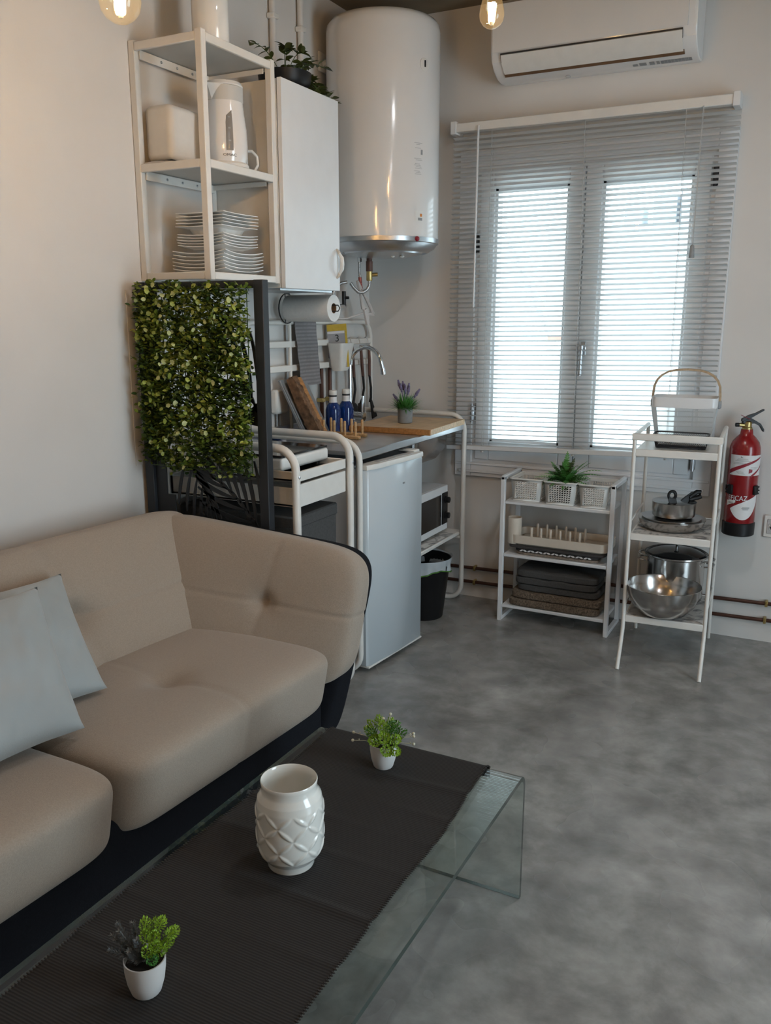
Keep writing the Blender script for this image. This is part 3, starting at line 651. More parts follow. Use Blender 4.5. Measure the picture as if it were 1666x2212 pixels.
vp = T('trailing_plant', 'trailing plant with olive leaves in a black bowl on the cabinet', 'plant', (.17, -1.0, 2.231))
P('bowl', G().lathe([(.05, 2.2315), (.082, 2.245), (.098, 2.275), (.102, 2.305), (.098, 2.305), (.09, 2.28), (0, 2.27)], .19, -1.02, 36), M_black, vp)
P('soil', G().lathe([(.094, 2.292), (0, 2.296)], .19, -1.02, 24), M_soil, vp)
def leaf_geo(L_, W_, fold=.25):
    g = G(); n = 4
    for k in range(n + 1):
        t = k / n; ww = W_ * math.sin(PI * min(1, t * .96 + .02)) ** .8 * (1 - .25 * t); zc = -L_ * .25 * t * t
        g.v += [(t * L_, -ww, zc + fold * ww), (t * L_, 0, zc), (t * L_, ww, zc + fold * ww)]
    for k in range(n):
        a = k * 3; g.f += [(a, a + 3, a + 4, a + 1), (a + 1, a + 4, a + 5, a + 2)]
    return g
rv = random.Random(3); g = G(); lf = None
stems = []
for k in range(22):
    a = rv.uniform(-1.6, 2.4); Ln = rv.uniform(.10, .20); pts = []
    if k > 10: a = rv.uniform(-.1, 1.3); Ln = rv.uniform(.14, .24)
    for i in range(7):
        t = i / 6; drop = -.10 * t * t * (1 if k > 8 else .1) + .10 * t * (1 - t) + (.075 * t if k <= 8 else 0)
        pts.append((.19 + (.02 + Ln * t) * math.cos(a) * .55, -1.02 + (.02 + Ln * t) * math.sin(a) * 1.05, max(2.245, 2.295 + drop)))
    stems.append(pts); g.tube(pts, .0014, 5)
P('stems', g, M_leafD, vp)
for pts in stems:
    for i in range(2, 7):
        for sd in (-1, 1):
            if rv.random() < .12: continue
            p = Vector(pts[i]); dd = (Vector(pts[i]) - Vector(pts[i - 1])); yaw = math.atan2(dd.y, dd.x) + sd * rv.uniform(.5, 1.2)
            if lf is None:
                lf = P('leaf', leaf_geo(.040, .0125), M_vine, vp); lf.data.transform(ROOTM[vp.name].inverted()); o = lf
            else: o = dup(lf, vp)
            o.location = p - Vector((.17, -1.0, 2.231)); o.rotation_euler = (rv.uniform(-.6, .6), rv.uniform(-.9, .3), yaw); s_ = rv.uniform(.7, 1.15); o.scale = (s_, s_, s_)

# ------------------------------------------------------------------ paper towel
pt = T('paper_towel_roll', 'roll of kitchen paper on a dark wire holder under the cabinet', 'paper towel', (.17, -.832, 1.389))
RX = Matrix.Translation((.06, -.832, 1.446)) @ Matrix.Rotation(R(90), 4, 'Y')
P('paper', G().lathe([(.021, 0), (.054, 0), (.055, .004), (.055, .218), (.054, .222), (.021, .222), (.021, 0)], 0, 0, 48, caps=False).mul(RX), M_paper, pt)
P('core', G().lathe([(.0205, .001), (.0205, .2215), (.0195, .2215), (.0195, .001)], 0, 0, 32, caps=False).mul(RX), M_cardboard, pt)
ph = T('paper_towel_holder', 'dark wire holder hooked under the cabinet carrying the paper roll', 'holder', (.17, -.832, 1.38))
g = G().tube([(.05, -.832 + .062 * math.cos(R(a)), 1.446 + .062 * math.sin(R(a))) for a in range(0, 360, 15)], .0028, 6, closed=True)
g.tube([(.05, -.832, 1.508), (.05, -.852, 1.513), (.29, -.852, 1.513)], .0025, 6).tube([(.05, -.812, 1.508), (.05, -.838, 1.5125), (.12, -.838, 1.5125)], .0025, 6)
g.tube([(.05, -.845, 1.446 + .06), (.05, -.845, 1.458), (.31, -.845, 1.458), (.318, -.845, 1.446), (.31, -.845, 1.434), (.05, -.845, 1.434), (.05, -.845, 1.386)], .0025, 6)
P('wire_loop', g, M_wire, ph)

# ------------------------------------------------------------------ mini kitchen frame, worktop, rail
def end_loop(g, y, xa, xb, z0, z1, r, tr, sq=1.0):
    pts = [(xa, y, z1)] + arc((xb - r, y, z1 - r), r, 90, 0, 7) + arc((xb - r, y, z0 + r), r, 0, -90, 7) + [(xa, y, z0)]
    g.tube(pts, tr, 10, sq=sq); return g
mk = T('mini_kitchen', 'white tubular mini kitchen frame with steel worktop and sink', 'kitchen unit', (.30, -.6, 0))
for nm, y in (('far_loop', -.094), ('near_loop', -1.150)):
    g = end_loop(G(), y, .022, .575, .012, .948, .075, .0125); g.tube([(.022, y, .012), (.022, y, .948)], .0115, 8).tube([(.022, y, .333), (.57, y, .333)], .010, 8)
    P('end_loop', g, M_white, mk)
wt = P('worktop', G().box(.020, .570, -1.138, -.108, .889, .905, .002), M_steeltop, mk)
P('front_edge', G().box(.566, .578, -1.140, -.108, .876, .906, .004), M_silver, wt)
P('upstand', G().box(.018, .028, -1.138, -.108, .905, .945, .002), M_steeltop, wt)
P('sink_bowl', G().loft([rrect(.13, .52, -.55, -.13, .05, .888), rrect(.135, .515, -.545, -.135, .06, .80), rrect(.17, .48, -.50, -.16, .07, .745), rrect(.25, .40, -.42, -.23, .06, .735)]), M_steel, wt)
P('support_bracket', G().box(.50, .54, -.60, -.58, .80, .889, .002), M_silver, wt)
rl = P('back_rail', G().tube([(.032, -1.150, .93), (.032, -1.150, 1.31)] + arc((.032, -1.072, 1.31), .078, 180, 90, 6, 'yz') + arc((.032, -.125, 1.31), .078, 90, 0, 6, 'yz') + [(.032, -.047, .93)], .0105, 10), M_white, mk)
P('centre_post', G().tube([(.032, -.79, .92), (.032, -.79, 1.385)], .0085, 8), M_white, mk)
for z in (1.295, 1.192):
    P('cross_bar', G().box(.026, .040, -1.142, -.052, z - .014, z + .014, .003), M_white, mk)
hk = P('hook', G().tube([(.043, -.300, 1.31), (.052, -.300, 1.315), (.060, -.300, 1.30), (.062, -.300, 1.285)], .0025, 6), M_silver, mk)
for y in (-.215, -.13): dup(hk, mk, (0, y + .300, 0))
ls = T('lower_shelf', 'white shelf on the kitchen frame carrying the microwave', 'shelf', (.33, -.33, 0))
P('board', G().box(.06, .562, -.62, -.062, .345, .364, .004), M_white, ls)
P('leg', G().box(.10, .13, -.62, -.60, 0, .345, .003), M_white, ls); P('leg', G().box(.50, .53, -.62, -.60, 0, .345, .003), M_white, ls)
lc = S('striped_dish_cloth', G().grid(lambda u, v: (.40 + .155 * u, -.52 + .36 * v, .3655 + .003 * math.sin(u * 19) * math.sin(v * 7) ** 2), 24, 12), M_marble, 'grey and white shelf liner under the microwave', 'liner')

# faucet
fc = T('faucet', 'chrome gooseneck kitchen tap with side lever over the covered sink', 'tap', (.10, -.385, .905))
P('base', G().lathe([(.026, .905), (.026, .915), (.021, .92), (.019, .935), (.019, .97), (.013, .985)], .10, -.385, 24), M_chrome, fc)
P('spout', G().tube([(.10, -.385, .97), (.10, -.385, 1.19)] + arc((.183, -.377, 1.19), .083, 180, 8, 12) + [(.268, -.369, 1.175), (.272, -.369, 1.15)], .0105, 14), M_chrome, fc)
P('aerator', G().tube([(.269, -.369, 1.175), (.273, -.369, 1.148)], .0128, 14), M_chrome, fc)
P('mixer_body', G().tube([(.10, -.385, .95), (.175, -.378, .945)], .021, 20), M_chrome, fc)
P('lever', G().tube([(.163, -.378, .955), (.165, -.378, .99), (.167, -.376, 1.045)], [.006, .0055, .0075], 8, sq=1.2), M_chrome, fc)

# sink board
cbm = Matrix.Translation((.612, -.570, .9055)) @ Matrix.Rotation(R(3.0), 4, 'Z')
sb = T('sink_cover_board', 'butcher block board covering the sink', 'cutting board', (.40, -.34, .9055))
for k in range(6):
    x1 = -.395 + .0658 * k
    P('plank', G().box(x1, x1 + .0654, 0, .448, .0, .025, .0012).mul(cbm), M_board if k < 5 else M_board, sb)
P('near_end_cap', G().box(-.395, 0, -.012, 0, 0, .025, .0012).mul(cbm), M_boardedge, sb, label='darker oiled end strip')
P('batten', G().box(-.36, -.02, -.010, .002, -.0, .007).mul(cbm), M_boardedge, sb)

# lavender pot
lx, ly = .400, -.395
lp = T('lavender_pot', 'small grey pot of lavender standing on the wooden sink board', 'plant', (lx, ly, .9305))
P('pot', G().lathe([(.030, .9307), (.034, .934), (.0355, .998), (.0355, 1.003), (.0325, 1.003), (.0325, .985)], lx, ly, 36), M_greypot, lp)
P('soil', G().lathe([(.0325, .990), (0, .992)], lx, ly, 20), M_soil, lp)
rv = random.Random(5); g = G()
def blade(g, b0, yaw, el, L_, W_, droop):
    n = 4; c0 = len(g.v)
    for k in range(n + 1):
        t = k / n; e_ = el - droop * t; x = L_ * t
        cx_ = x * math.cos(el) ; h_ = x * math.sin(el) - droop * L_ * t * t
        ww = W_ * (1 - t) ** .6 * (.6 + .4 * min(1, t * 4))
        px_ = b0[0] + cx_ * math.cos(yaw); py_ = b0[1] + cx_ * math.sin(yaw)
        g.v += [(px_ - ww * math.sin(yaw), py_ + ww * math.cos(yaw), b0[2] + h_), (px_ + ww * math.sin(yaw), py_ - ww * math.cos(yaw), b0[2] + h_)]
    g.f += [(c0 + 2 * k, c0 + 2 * k + 2, c0 + 2 * k + 3, c0 + 2 * k + 1) for k in range(n)]
for k in range(520):
    a = rv.uniform(0, 2 * PI); el = rv.uniform(.30, 1.5); rr = rv.uniform(0, .024)
    blade(g, (lx + rr * math.cos(a), ly + rr * math.sin(a), .99), a, el, rv.uniform(.06, .105), .0030, rv.uniform(0, .5))
P('foliage', g, M_leafV, lp, kind='stuff', fix=False)
for k, (dx, dy, dz) in enumerate(((-.030, -.012, .135), (-.015, -.02, .12), (-.004, 0, .118), (.006, -.01, .112), (.016, .01, .108), (-.02, .015, .128), (.062, .022, .095), (.055, .03, .088), (-.055, -.01, .07), (.01, .02, .12))):
    g = G().tube([(lx, ly, .99), (lx + dx * .5, ly + dy * .5, .99 + dz * .6), (lx + dx, ly + dy, .99 + dz)], .0012, 5)
    tip = Vector((lx + dx, ly + dy, .99 + dz)); di = Vector((dx, dy, dz)).normalized()
    for i in range(6):
        g.sph(tip - di * (.0065 * i), .005 + .0010 * i if i < 4 else .0055, 7, 4)
    P('flower_spike', g, M_lav, lp)

# bottles
def bottle(x, y, label):
    o = T('water_bottle', label, 'bottle', (x, y, .9052), 0, 'blue water bottles')
    z = .9052
    P('glass', G().lathe([(.030, z), (.034, z + .004), (.0345, z + .085), (.0345, z + .10), (.030, z + .118), (.020, z + .131), (.0165, z + .140), (.0165, z + .162)], x, y, 36), M_bottle, o)
    P('neck_label', G().lathe([(.0195, z + .133), (.0175, z + .141), (.0172, z + .158)], x, y, 28, caps=False), M_label, o)
    P('dark_ring', G().lathe([(.0172, z + .158), (.0175, z + .163), (.0165, z + .166)], x, y, 24), M_darkprint, o)
    P('cap', G().lathe([(.0178, z + .166), (.0185, z + .168), (.0185, z + .184), (.0165, z + .187), (0, z + .187)], x, y, 28), M_plastic, o)
    g = G(); rr = random.Random(2)
    for k in range(26):
        a = R(-55 + 70 * rr.random()); zz = z + .03 + .07 * rr.random()
        g.sph((x + .0342 * math.cos(a), y + .0342 * math.sin(a), zz), .0028, 6, 4, (1, 1, 1.8))
    P('embossing', g, M_bottle, o)
bottle(.170, -.660, 'cobalt blue water bottle with white cap, the nearer of two behind the peg rack')
bottle(.186, -.572, 'cobalt blue water bottle with white cap, the farther of two beside the tap')

# peg dish rack
dk = T('peg_dish_rack', 'small bamboo dish rack with two rows of upright pegs', 'dish rack', (.28, -.785, .9052))
P('bar', G().box(.155, .400, -.838, -.818, .9054, .920, .003), M_bamboo, dk); P('bar', G().box(.140, .385, -.752, -.732, .9054, .920, .003), M_bamboo, dk)
P('cross_piece', G().box(.215, .233, -.820, -.750, .908, .918, .002).box(.335, .353, -.820, -.750, .908, .918, .002), M_bamboo, dk)
pg = None
for (x0, y) in ((.170, -.828), (.155, -.742)):
    for k in range(5):
        if pg is None:
            pg = P('peg', G().lathe([(.006, .918), (.006, .975), (.0045, .980), (0, .981)], x0, y, 10), M_bamboo, dk); o = pg
        else: dup(pg, dk, (x0 + .052 * k - .170, y + .828, 0))

# leaning boards
def leaning(x0, z0, x1, z1, th, y0, y1, n=1):
    d = Vector((x1 - x0, 0, z1 - z0)); nx = Vector((-d.z, 0, d.x)).normalized() * th
    return [(x0, y0, z0), (x0 + nx.x, y0, z0 + nx.z), (x1 + nx.x, y0, z1 + nx.z), (x1, y0, z1)]
g = G(); rv = random.Random(11)
A = Vector((.252, 0, .908)); B = Vector((.102, 0, 1.165)); N_ = Vector((-(B - A).z, 0, (B - A).x)).normalized()
def barkp(u, v):   # u along the length, v around the thick edge
    p = A.lerp(B, u); th = .052 * (1 - .35 * u ** 3); vv = v * 3
    if vv < 1: q = p; y = -.845 - .035 * vv
    elif vv < 2: q = p + N_ * th * (vv - 1); y = -.882
    else: q = p + N_ * th; y = -.882 + .035 * (vv - 2)
    nz = noise.noise(Vector((u * 14, v * 7, 0))) * .006 + noise.noise(Vector((u * 45, v * 22, 3))) * .0035
    return (q.x + nz * (1 if vv < 1.5 else -.6), y - abs(nz) * .8, q.z + nz * .5)
bkd = T('bark_edged_board', 'thick bark-edged wooden slab leaning on the kitchen wall', 'board', (.15, -.8, .9052))
P('bark_edge', g.grid(barkp, 70, 24), M_bark, bkd, sharp=80)
q = leaning(.250, .9056, .106, 1.158, .048, -.848, -.66); P('slab', G().poly(q, (0, .028, 0)), M_boardedge, bkd)
gb = T('grey_chopping_board', 'thin grey chopping board leaning behind the bark slab', 'board', (.1, -.8, .9052))
q = leaning(.178, .9056, .048, 1.148, .010, -.900, -.7); P('board', G().poly(q, (0, .2, 0)), M_greypot, gb)
P('rim', G().poly([(p[0] + .0015, -.9005, p[2]) for p in leaning(.178, .912, .05, 1.146, .004, 0, 0)], (0, .004, 0)), M_silver, gb)
jb = T('junction_box', 'white wall junction box behind the grey chopping board', 'junction box', (0, -.86, 1.0))
P('box', G().box(0, .035, -.905, -.815, 1.0, 1.105, .008), M_plastic, jb)
P('cable', G().tube([(.012, -.875, 1.0), (.012, -.875, .946)], .005).tube([(.012, -.850, 1.0), (.012, -.850, .946)], .005), M_grayprint, jb)
S('towel_cable', G().tube([(.008, -.66, 1.12), (.008, -.655, 1.06), (.008, -.665, 1.03), (.008, -.66, 1.0)], .005), M_grayprint, 'short grey cable on the wall below the hanging tea towel', 'cable')
pk = T('sponge_pack', 'blue and white packet at the near end of the steel worktop', 'packet', (.05, -1.02, .9052))
P('white_half', G().box(.055, .11, -.98, -.95, .9054, .948, .004), M_label, pk); P('blue_half', G().box(.055, .11, -1.012, -.980, .9054, .948, .004), M_bottle, pk)

# hanging tea towel
tt = G()
def tw(u, v):
    y = -.775 + .175 * u; s = v
    if s < .06: a = PI * s / .06; return (.032 - .016 * math.cos(a) * -1 if False else .032 + .016 * -math.cos(a), y, 1.388 + .016 * math.sin(a))
    t = (s - .06) / .94; return (.048 + .016 * t + .003 * math.sin(u * 9 + t * 2), y + .018 * t + .002 * math.sin(v * 20), 1.388 - .275 * t)
tt.grid(tw, 20, 60)
S('tea_towel', tt, M_waffle, 'grey striped tea towel hanging from the kitchen rail', 'towel', fix=False)

# hanging container with packet
hc = T('hanging_container', 'white tapered container hooked on the kitchen rail', 'container', (.08, -.44, 1.16))
r0, r1 = rrect(.043, .125, -.498, -.372, .016, 1.292), rrect(.052, .105, -.478, -.400, .016, 1.165)
i0, i1 = rrect(.046, .122, -.495, -.375, .014, 1.292), rrect(.055, .102, -.475, -.403, .014, 1.170)
P('shell', G().loft([i1, i0, r0, rrect(.050, .110, -.482, -.396, .016, 1.178), r1]), M_plastic, hc)
P('hook', G().tube([(.048, -.42, 1.27), (.044, -.42, 1.314), (.033, -.42, 1.316), (.023, -.42, 1.30)], .003, 6).tube([(.048, -.47, 1.27), (.044, -.47, 1.314), (.033, -.47, 1.316), (.023, -.47, 1.30)], .003, 6), M_white, hc)
fp = T('foil_packet', 'grey and yellow foil packet standing in the white hanging container', 'packet', (.085, -.44, 1.18))
PM = Matrix.Translation((.084, -.447, 1.18)) @ Matrix.Rotation(R(27), 4, 'Z') @ Matrix.Rotation(R(-4), 4, 'Y')
def pk_box(x0, x1, z0, z1, t): return G().box(x0, x1, -t, t, z0, z1, .001).mul(PM)
P('pouch', pk_box(-.047, .044, 0, .198, .006), M_foil, fp)
P('top_band', pk_box(-.0475, .0445, .168, .199, .0066), M_yellow, fp)
P('white_band', pk_box(-.0473, .034, .156, .168, .0064).add(*(lambda q: (q.v, q.f))(pk_box(-.0473, .034, .096, .112, .0064))), M_label, fp)
P('side_band', pk_box(.034, .0447, 0, .168, .0067), M_yellow, fp)
q = text_geo('3', .045, PM @ Matrix.Translation((-.003, -.0064, .134)) @ Matrix.Rotation(R(90), 4, 'X')); P('numeral', q, M_darkprint, fp, fix=False)
P('text_line', pk_box(-.03, .02, .101, .107, .0068), M_grayprint, fp)

# utensils on hooks
def utensil(y, kind, label, x=.062, ztop=1.275, lean=0):
    o = T('kitchen_utensil', label, 'utensil', (x, y, .96))
    P('handle', G().tube([(x, y, ztop), (x + .004, y + lean * .3, ztop - .08), (x + .007, y + lean, ztop - .155)], [.007, .009, .008], 8, sq=.7), M_brownwood, o)
    p = [(x + .007, y + lean, ztop - .150), (x + .014, y + lean * .6, ztop - .21), (x + .010, y - lean * .5, ztop - .26), (x + .004, y - lean, ztop - .285)]
    P('neck', G().tube(p, [.0065, .006, .006, .008], 8), M_black, o)
    e = Vector((x + .006, y - lean, ztop - .285))
    if kind == 0: P('blade', G().box(e.x - .004, e.x + .004, e.y - .03, e.y + .03, e.z - .07, e.z + .004, .003), M_black, o)
    elif kind == 1: P('bowl', G().sph((e.x + .006, e.y, e.z - .02), .032, 14, 8, (.45, 1, 1)), M_black, o)
    else: P('blade', G().poly([(e.x, e.y - .008, e.z + .01), (e.x, e.y + .008, e.z + .01), (e.x + .01, e.y + .045, e.z - .075), (e.x + .01, e.y - .005, e.z - .085)], (.005, 0, 0)), M_black, o)
utensil(-.292, 1, 'black ladle with brown handle hanging nearest the tap spout', lean=.006)
utensil(-.205, 0, 'black slotted turner with brown handle hanging in the middle of three', lean=.010)
utensil(-.122, 2, 'black spatula with brown handle hanging nearest the window', lean=-.006)

# ------------------------------------------------------------------ fridge
fr = T('fridge', 'small white under-counter fridge with a gloss curved door', 'fridge', (.37, -.94, 0))
FM = Matrix.Translation((.604, -1.133, 0)) @ Matrix.Rotation(R(-5.2), 4, 'Z')
FW = .430
P('body', G().box(-.53, -.062, .003, FW - .003, .022, .838, .004).mul(FM), M_whitecool, fr)
P('gasket', G().box(-.062, -.050, .012, FW - .012, .034, .826).mul(FM), M_grayprint, fr)
def doorsec(z, k=1, b=0): return [(-.050, .0 + b, z), (-.050, FW - b, z), (-.014 - b, FW - b, z), (-.004 - b, FW * .97 - b, z), (0 - b + .004, FW * .5, z), (-.004 - b, FW * .03 + b, z), (-.014 - b, .0 + b, z)]
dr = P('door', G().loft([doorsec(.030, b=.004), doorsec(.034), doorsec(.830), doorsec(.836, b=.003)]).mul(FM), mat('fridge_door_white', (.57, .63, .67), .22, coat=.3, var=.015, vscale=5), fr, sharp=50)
def capc(z, fr_): return [(-.050, .0, z), (-.050, FW, z)] + [(-.030 + (.036 if fr_ else 0) + .0 - .012 * (abs(t - .5) * 2) ** 6 - (.020 * math.exp(-((t - .55) / .2) ** 2) if not fr_ else 0), FW * t, z) for t in [1 - i / 16 for i in range(17)]]
P('top_cap', G().loft([[(p[0] if True else 0, p[1], .836) for p in capc(0, 1)], [(p[0], p[1], .850) for p in capc(0, 1)], [(p[0] - .003 * (i > 1), p[1], .855) for i, p in enumerate(capc(0, 1))]]).mul(FM), M_plastic, dr)
P('handle_groove', G().poly([(-.036, .10, .8555)] + [(-.012 + .010 * math.sin(PI * t) * math.sin(2 * PI * t + .6), .10 + .26 * t, .8555) for t in [i / 10 for i in range(11)]] + [(-.036, .36, .8555)], (0, 0, .002)).mul(FM), M_greylight, dr)
P('top_panel', G().box(-.53, -.062, .0, FW, .838, .852, .003).mul(FM), M_silver, fr)
P('hinge', G().box(-.10, -.02, FW - .05, FW - .005, .855, .866, .003).mul(FM), M_plastic, fr)
P('logo', G().box(.0005, .0047, FW * .585, FW * .615, .745, .752).mul(FM), M_grayprint, dr)
P('bottom_strip', G().box(-.048, -.002, .004, FW - .004, .022, .031, .002).mul(FM), M_plastic, dr)
for (a, b_) in ((-.12, .04), (-.12, FW - .04), (-.48, .04), (-.48, FW - .04)):
    P('foot', G().lathe([(.018, .0005), (.018, .022)], a, b_, 12).mul(FM), M_black, fr)

# ------------------------------------------------------------------ microwave
mw = T('microwave', 'white microwave with black glass door and two knobs on the low shelf', 'microwave', (.31, -.32, .366))
P('casing', G().box(.13, .495, -.555, -.128, .380, .604, .004), M_whitecool, mw)
P('front_frame', G().box(.495, .508, -.555, -.128, .380, .604, .003), M_whitecool, mw)
P('door_glass', G().box(.506, .511, -.545, -.210, .412, .566, .002), M_blackgloss, mw)
P('control_panel', G().box(.506, .512, -.200, -.134, .412, .570, .002), M_black, mw)
for z in (.533, .455):
    P('knob', G().lathe([(.019, 0), (.019, .004), (.0155, .006), (.0145, .020), (.012, .021), (0, .021)], 0, 0, 20).mul(Matrix.Translation((.512, -.160, z)) @ Matrix.Rotation(R(90), 4, 'Y')), M_black, mw)
for (x, y) in ((.17, -.5), (.17, -.17), (.45, -.5), (.45, -.17)):
    P('foot', G().lathe([(.012, .3665), (.012, .381)], x, y, 10), M_black, mw)

# ------------------------------------------------------------------ waste bin
bx_, by_ = .495, -.375
wb = T('waste_bin', 'black waste bin with a white liner bag under the microwave shelf', 'bin', (bx_, by_, 0))
P('bucket', G().lathe([(.092, .0005), (.094, .004), (.128, .285), (.131, .288), (.131, .293), (.126, .293), (.092, .01), (0, .01)], bx_, by_, 44), M_black, wb)
rv = random.Random(4)
def bagp(u, v):
    a = 2 * PI * u; wob = noise.noise(Vector((math.cos(a) * 2.2, math.sin(a) * 2.2, v * 2))) * .008
    if v < .4: t = v / .4; r, z = .118 + .014 * t, .235 + .066 * t
    else: t = (v - .4) / .6; r, z = .1345 - .006 * t + .004 * math.sin(a * 17) * t, .301 - (.062 + .014 * math.sin(a * 3)) * t
    return (bx_ + (r + wob) * math.cos(a), by_ + (r + wob) * math.sin(a), z + wob * .7)
P('liner_bag', G().grid(bagp, 96, 14), M_bag, wb, fix=True)
P('green_hem', G().grid(lambda u, v: (lambda p: (p[0] + (p[0] - bx_) * .012, p[1] + (p[1] - by_) * .012, p[2] - .006 * v))(bagp(u, 1)), 96, 1), M_sprigd, wb, fix=False)

# ------------------------------------------------------------------ trolley with hob
tr = T('kitchen_trolley', 'white kitchen trolley with looped tube ends standing behind the sofa arm', 'trolley', (.32, -1.455, 0))
for y in (-1.636, -1.278):
    P('end_loop', end_loop(G(), y, .045, .605, .012, .985, .075, .0145, 1.0).tube([(.045, y, .012), (.045, y, .985)], .0135, 8), M_white, tr)
    P('bolt', G().sph((.618, y, .893), .006, 8, 5, (.6, 1, 1)), M_silver, tr)
ty0, ty1 = -1.620, -1.294
P('top_tray', G().box(.05, .595, ty0, ty1, .874, .880).box(.589, .600, ty0, ty1, .872, .906, .002).box(.05, .06, ty0, ty1, .872, .906, .002).box(.05, .60, ty0, ty0 + .008, .872, .906, .002).box(.05, .60, ty1 - .008, ty1, .872, .906, .002), M_white, tr)
P('tray_mat', G().box(.07, .58, ty0 + .02, ty1 - .02, .8805, .8845, .001), M_black, tr)
P('drawer', G().box(.06, .585, ty0 + .004, ty1 - .004, .786, .792).box(.586, .598, ty0 + .002, ty1 - .002, .784, .862, .002).box(.05, .06, ty0 + .004, ty1 - .004, .784, .856).box(.05, .59, ty0 + .004, ty0 + .01, .784, .850).box(.05, .59, ty1 - .01, ty1 - .004, .784, .850), M_white, tr)
P('lower_shelf', G().box(.05, .595, ty0, ty1, .10, .125, .003), M_white, tr)
hb = T('induction_hob', 'portable white induction hob with black glass top on the trolley', 'hob', (.37, -1.42, .885))
P('casing', G().box(.165, .530, -1.605, -1.300, .900, .945, .012, 3), M_plastic, hb, wn=True)
P('glass_top', G().box(.168, .527, -1.602, -1.303, .945, .953, .003), M_blackgloss, hb)
for (x, y) in ((.2, -1.57), (.2, -1.34), (.5, -1.57), (.5, -1.34)): P('foot', G().lathe([(.014, .885), (.012, .901)], x, y, 10), M_black, hb)
sx = T('storage_box', 'dark grey fabric storage box on the trolley lower shelf', 'box', (.32, -1.45, .126))
P('box', G().box(.075, .570, -1.600, -1.315, .126, .740, .008), M_greycloth, sx)
P('lid', G().box(.072, .573, -1.603, -1.312, .700, .745, .006), M_greycloth, sx)

# ------------------------------------------------------------------ screen with hedge mat
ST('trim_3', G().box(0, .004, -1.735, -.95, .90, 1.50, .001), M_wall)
sc = T('privacy_screen', 'anthracite metal privacy screen with cut-out palm leaf pattern behind the sofa arm', 'screen', (.29, -1.69, 0))
SY = -1.690
for x in (.034, .524): P('post', G().box(x - .018, x + .018, SY - .016, SY + .016, 0, 1.524, .002), M_darkmetal, sc)
for z in (1.511, .10): P('rail', G().box(.052, .506, SY - .012, SY + .012, z - .012, z + .012, .002), M_darkmetal, sc)
for x in (.034, .524): P('foot', G().box(x - .03, x + .03, SY - .030, SY + .040, 0, .008, .002), M_darkmetal, sc)
g = G()
def strip(g, x0, z0, ang, L_, W_, curve):
    n = 8; L1 = []; L2 = []
    for k in range(n + 1):
        t = k / n; a = ang + curve * t; x = x0 + L_ * t * math.cos(a); z = z0 + L_ * t * math.sin(a)
        x = min(max(x, .05), .51); z = min(max(z, .11), 1.50)
        ww = W_ * (.30 + .95 * math.sin(PI * min(1, t * .92)) ** 1.2); nx, nz = -math.sin(a), math.cos(a)
        L1.append((x + nx * ww, SY - .002, z + nz * ww)); L2.append((x - nx * ww, SY - .002, z - nz * ww))
    for k in range(n): g.poly([L1[k], L1[k + 1], L2[k + 1], L2[k]], (0, .004, 0))
def mid(p, q, t): return (p[0] + (q[0] - p[0]) * t + .02 * math.sin(PI * t), p[1] + (q[1] - p[1]) * t + .02 * math.sin(PI * t))
def frond_cut(p, q, side, w_):
    n = 8
    for k in range(n): a = mid(p, q, k / n); b2 = mid(p, q, (k + 1.1) / n); strip(g, a[0], a[1], math.atan2(b2[1] - a[1], b2[0] - a[0]), math.hypot(b2[0] - a[0], b2[1] - a[1]), w_ * (1.2 - .5 * k / n), 0)
    for (t0, t1, n, a0, a1, L0, L1, cv) in side:
        for k in range(n):
            f = k / (n - 1); m_ = mid(p, q, t0 + (t1 - t0) * f); strip(g, m_[0], m_[1], R(a0 + (a1 - a0) * f), L0 + (L1 - L0) * f, w_, R(cv))
for dz in (0, .42, -.45):
    frond_cut((.512, .675 + dz), (.255, .905 + dz), [(.04, .85, 7, 86, 122, .26, .10, 10), (.06, .80, 6, 183, 168, .26, .14, -14)], .0062)
    frond_cut((.175, .935 + dz), (.335, .650 + dz), [(.05, .85, 8, -112, -92, .16, .12, 8), (.10, .55, 4, -30, -42, .12, .08, -10)], .0048)
    g.poly([(.512, SY - .002, .64 + dz), (.44, SY - .002, .65 + dz), (.475, SY - .002, .70 + dz), (.512, SY - .002, .73 + dz)], (0, .004, 0))
    g.box(.10, .135, SY - .002, SY + .002, .60 + dz, .80 + dz)
g.box(.052, .10, SY - .002, SY + .002, .11, 1.50)
P('leaf_pattern_sheet', g, M_darkmetal, sc, fix=False)

hd = T('hedge_mat', 'artificial boxwood hedge mat fixed to the dark screen', 'artificial hedge', (.275, -1.715, .88))
g = G()
for k in range(16): x = .048 + .029 * k; g.tube([(x, -1.709, .905), (x, -1.709, 1.497)], .0016, 4)
for k in range(21): z = .905 + .0295 * k; g.tube([(.048, -1.711, z), (.485, -1.711, z)], .0016, 4)
P('backing_grid', g, M_leafD, hd)
rv = random.Random(21)
def leafq(g, c, yaw, pit, L_, W_, roll):
    M = Matrix.Translation(c) @ Euler((roll, pit, yaw)).to_matrix().to_4x4()
    o = len(g.v)
    for p in ((0, 0, 0), (L_ * .35, -W_, L_ * .10), (L_ * .78, -W_ * .8, L_ * .06), (L_, 0, -.0), (L_ * .78, W_ * .8, L_ * .06), (L_ * .35, W_, L_ * .10)): g.v.append(tuple(M @ Vector(p)))
    g.f += [(o, o + 1, o + 2, o + 3), (o, o + 3, o + 4, o + 5)]
layers = {k: G() for k in 'dml'}
big = []
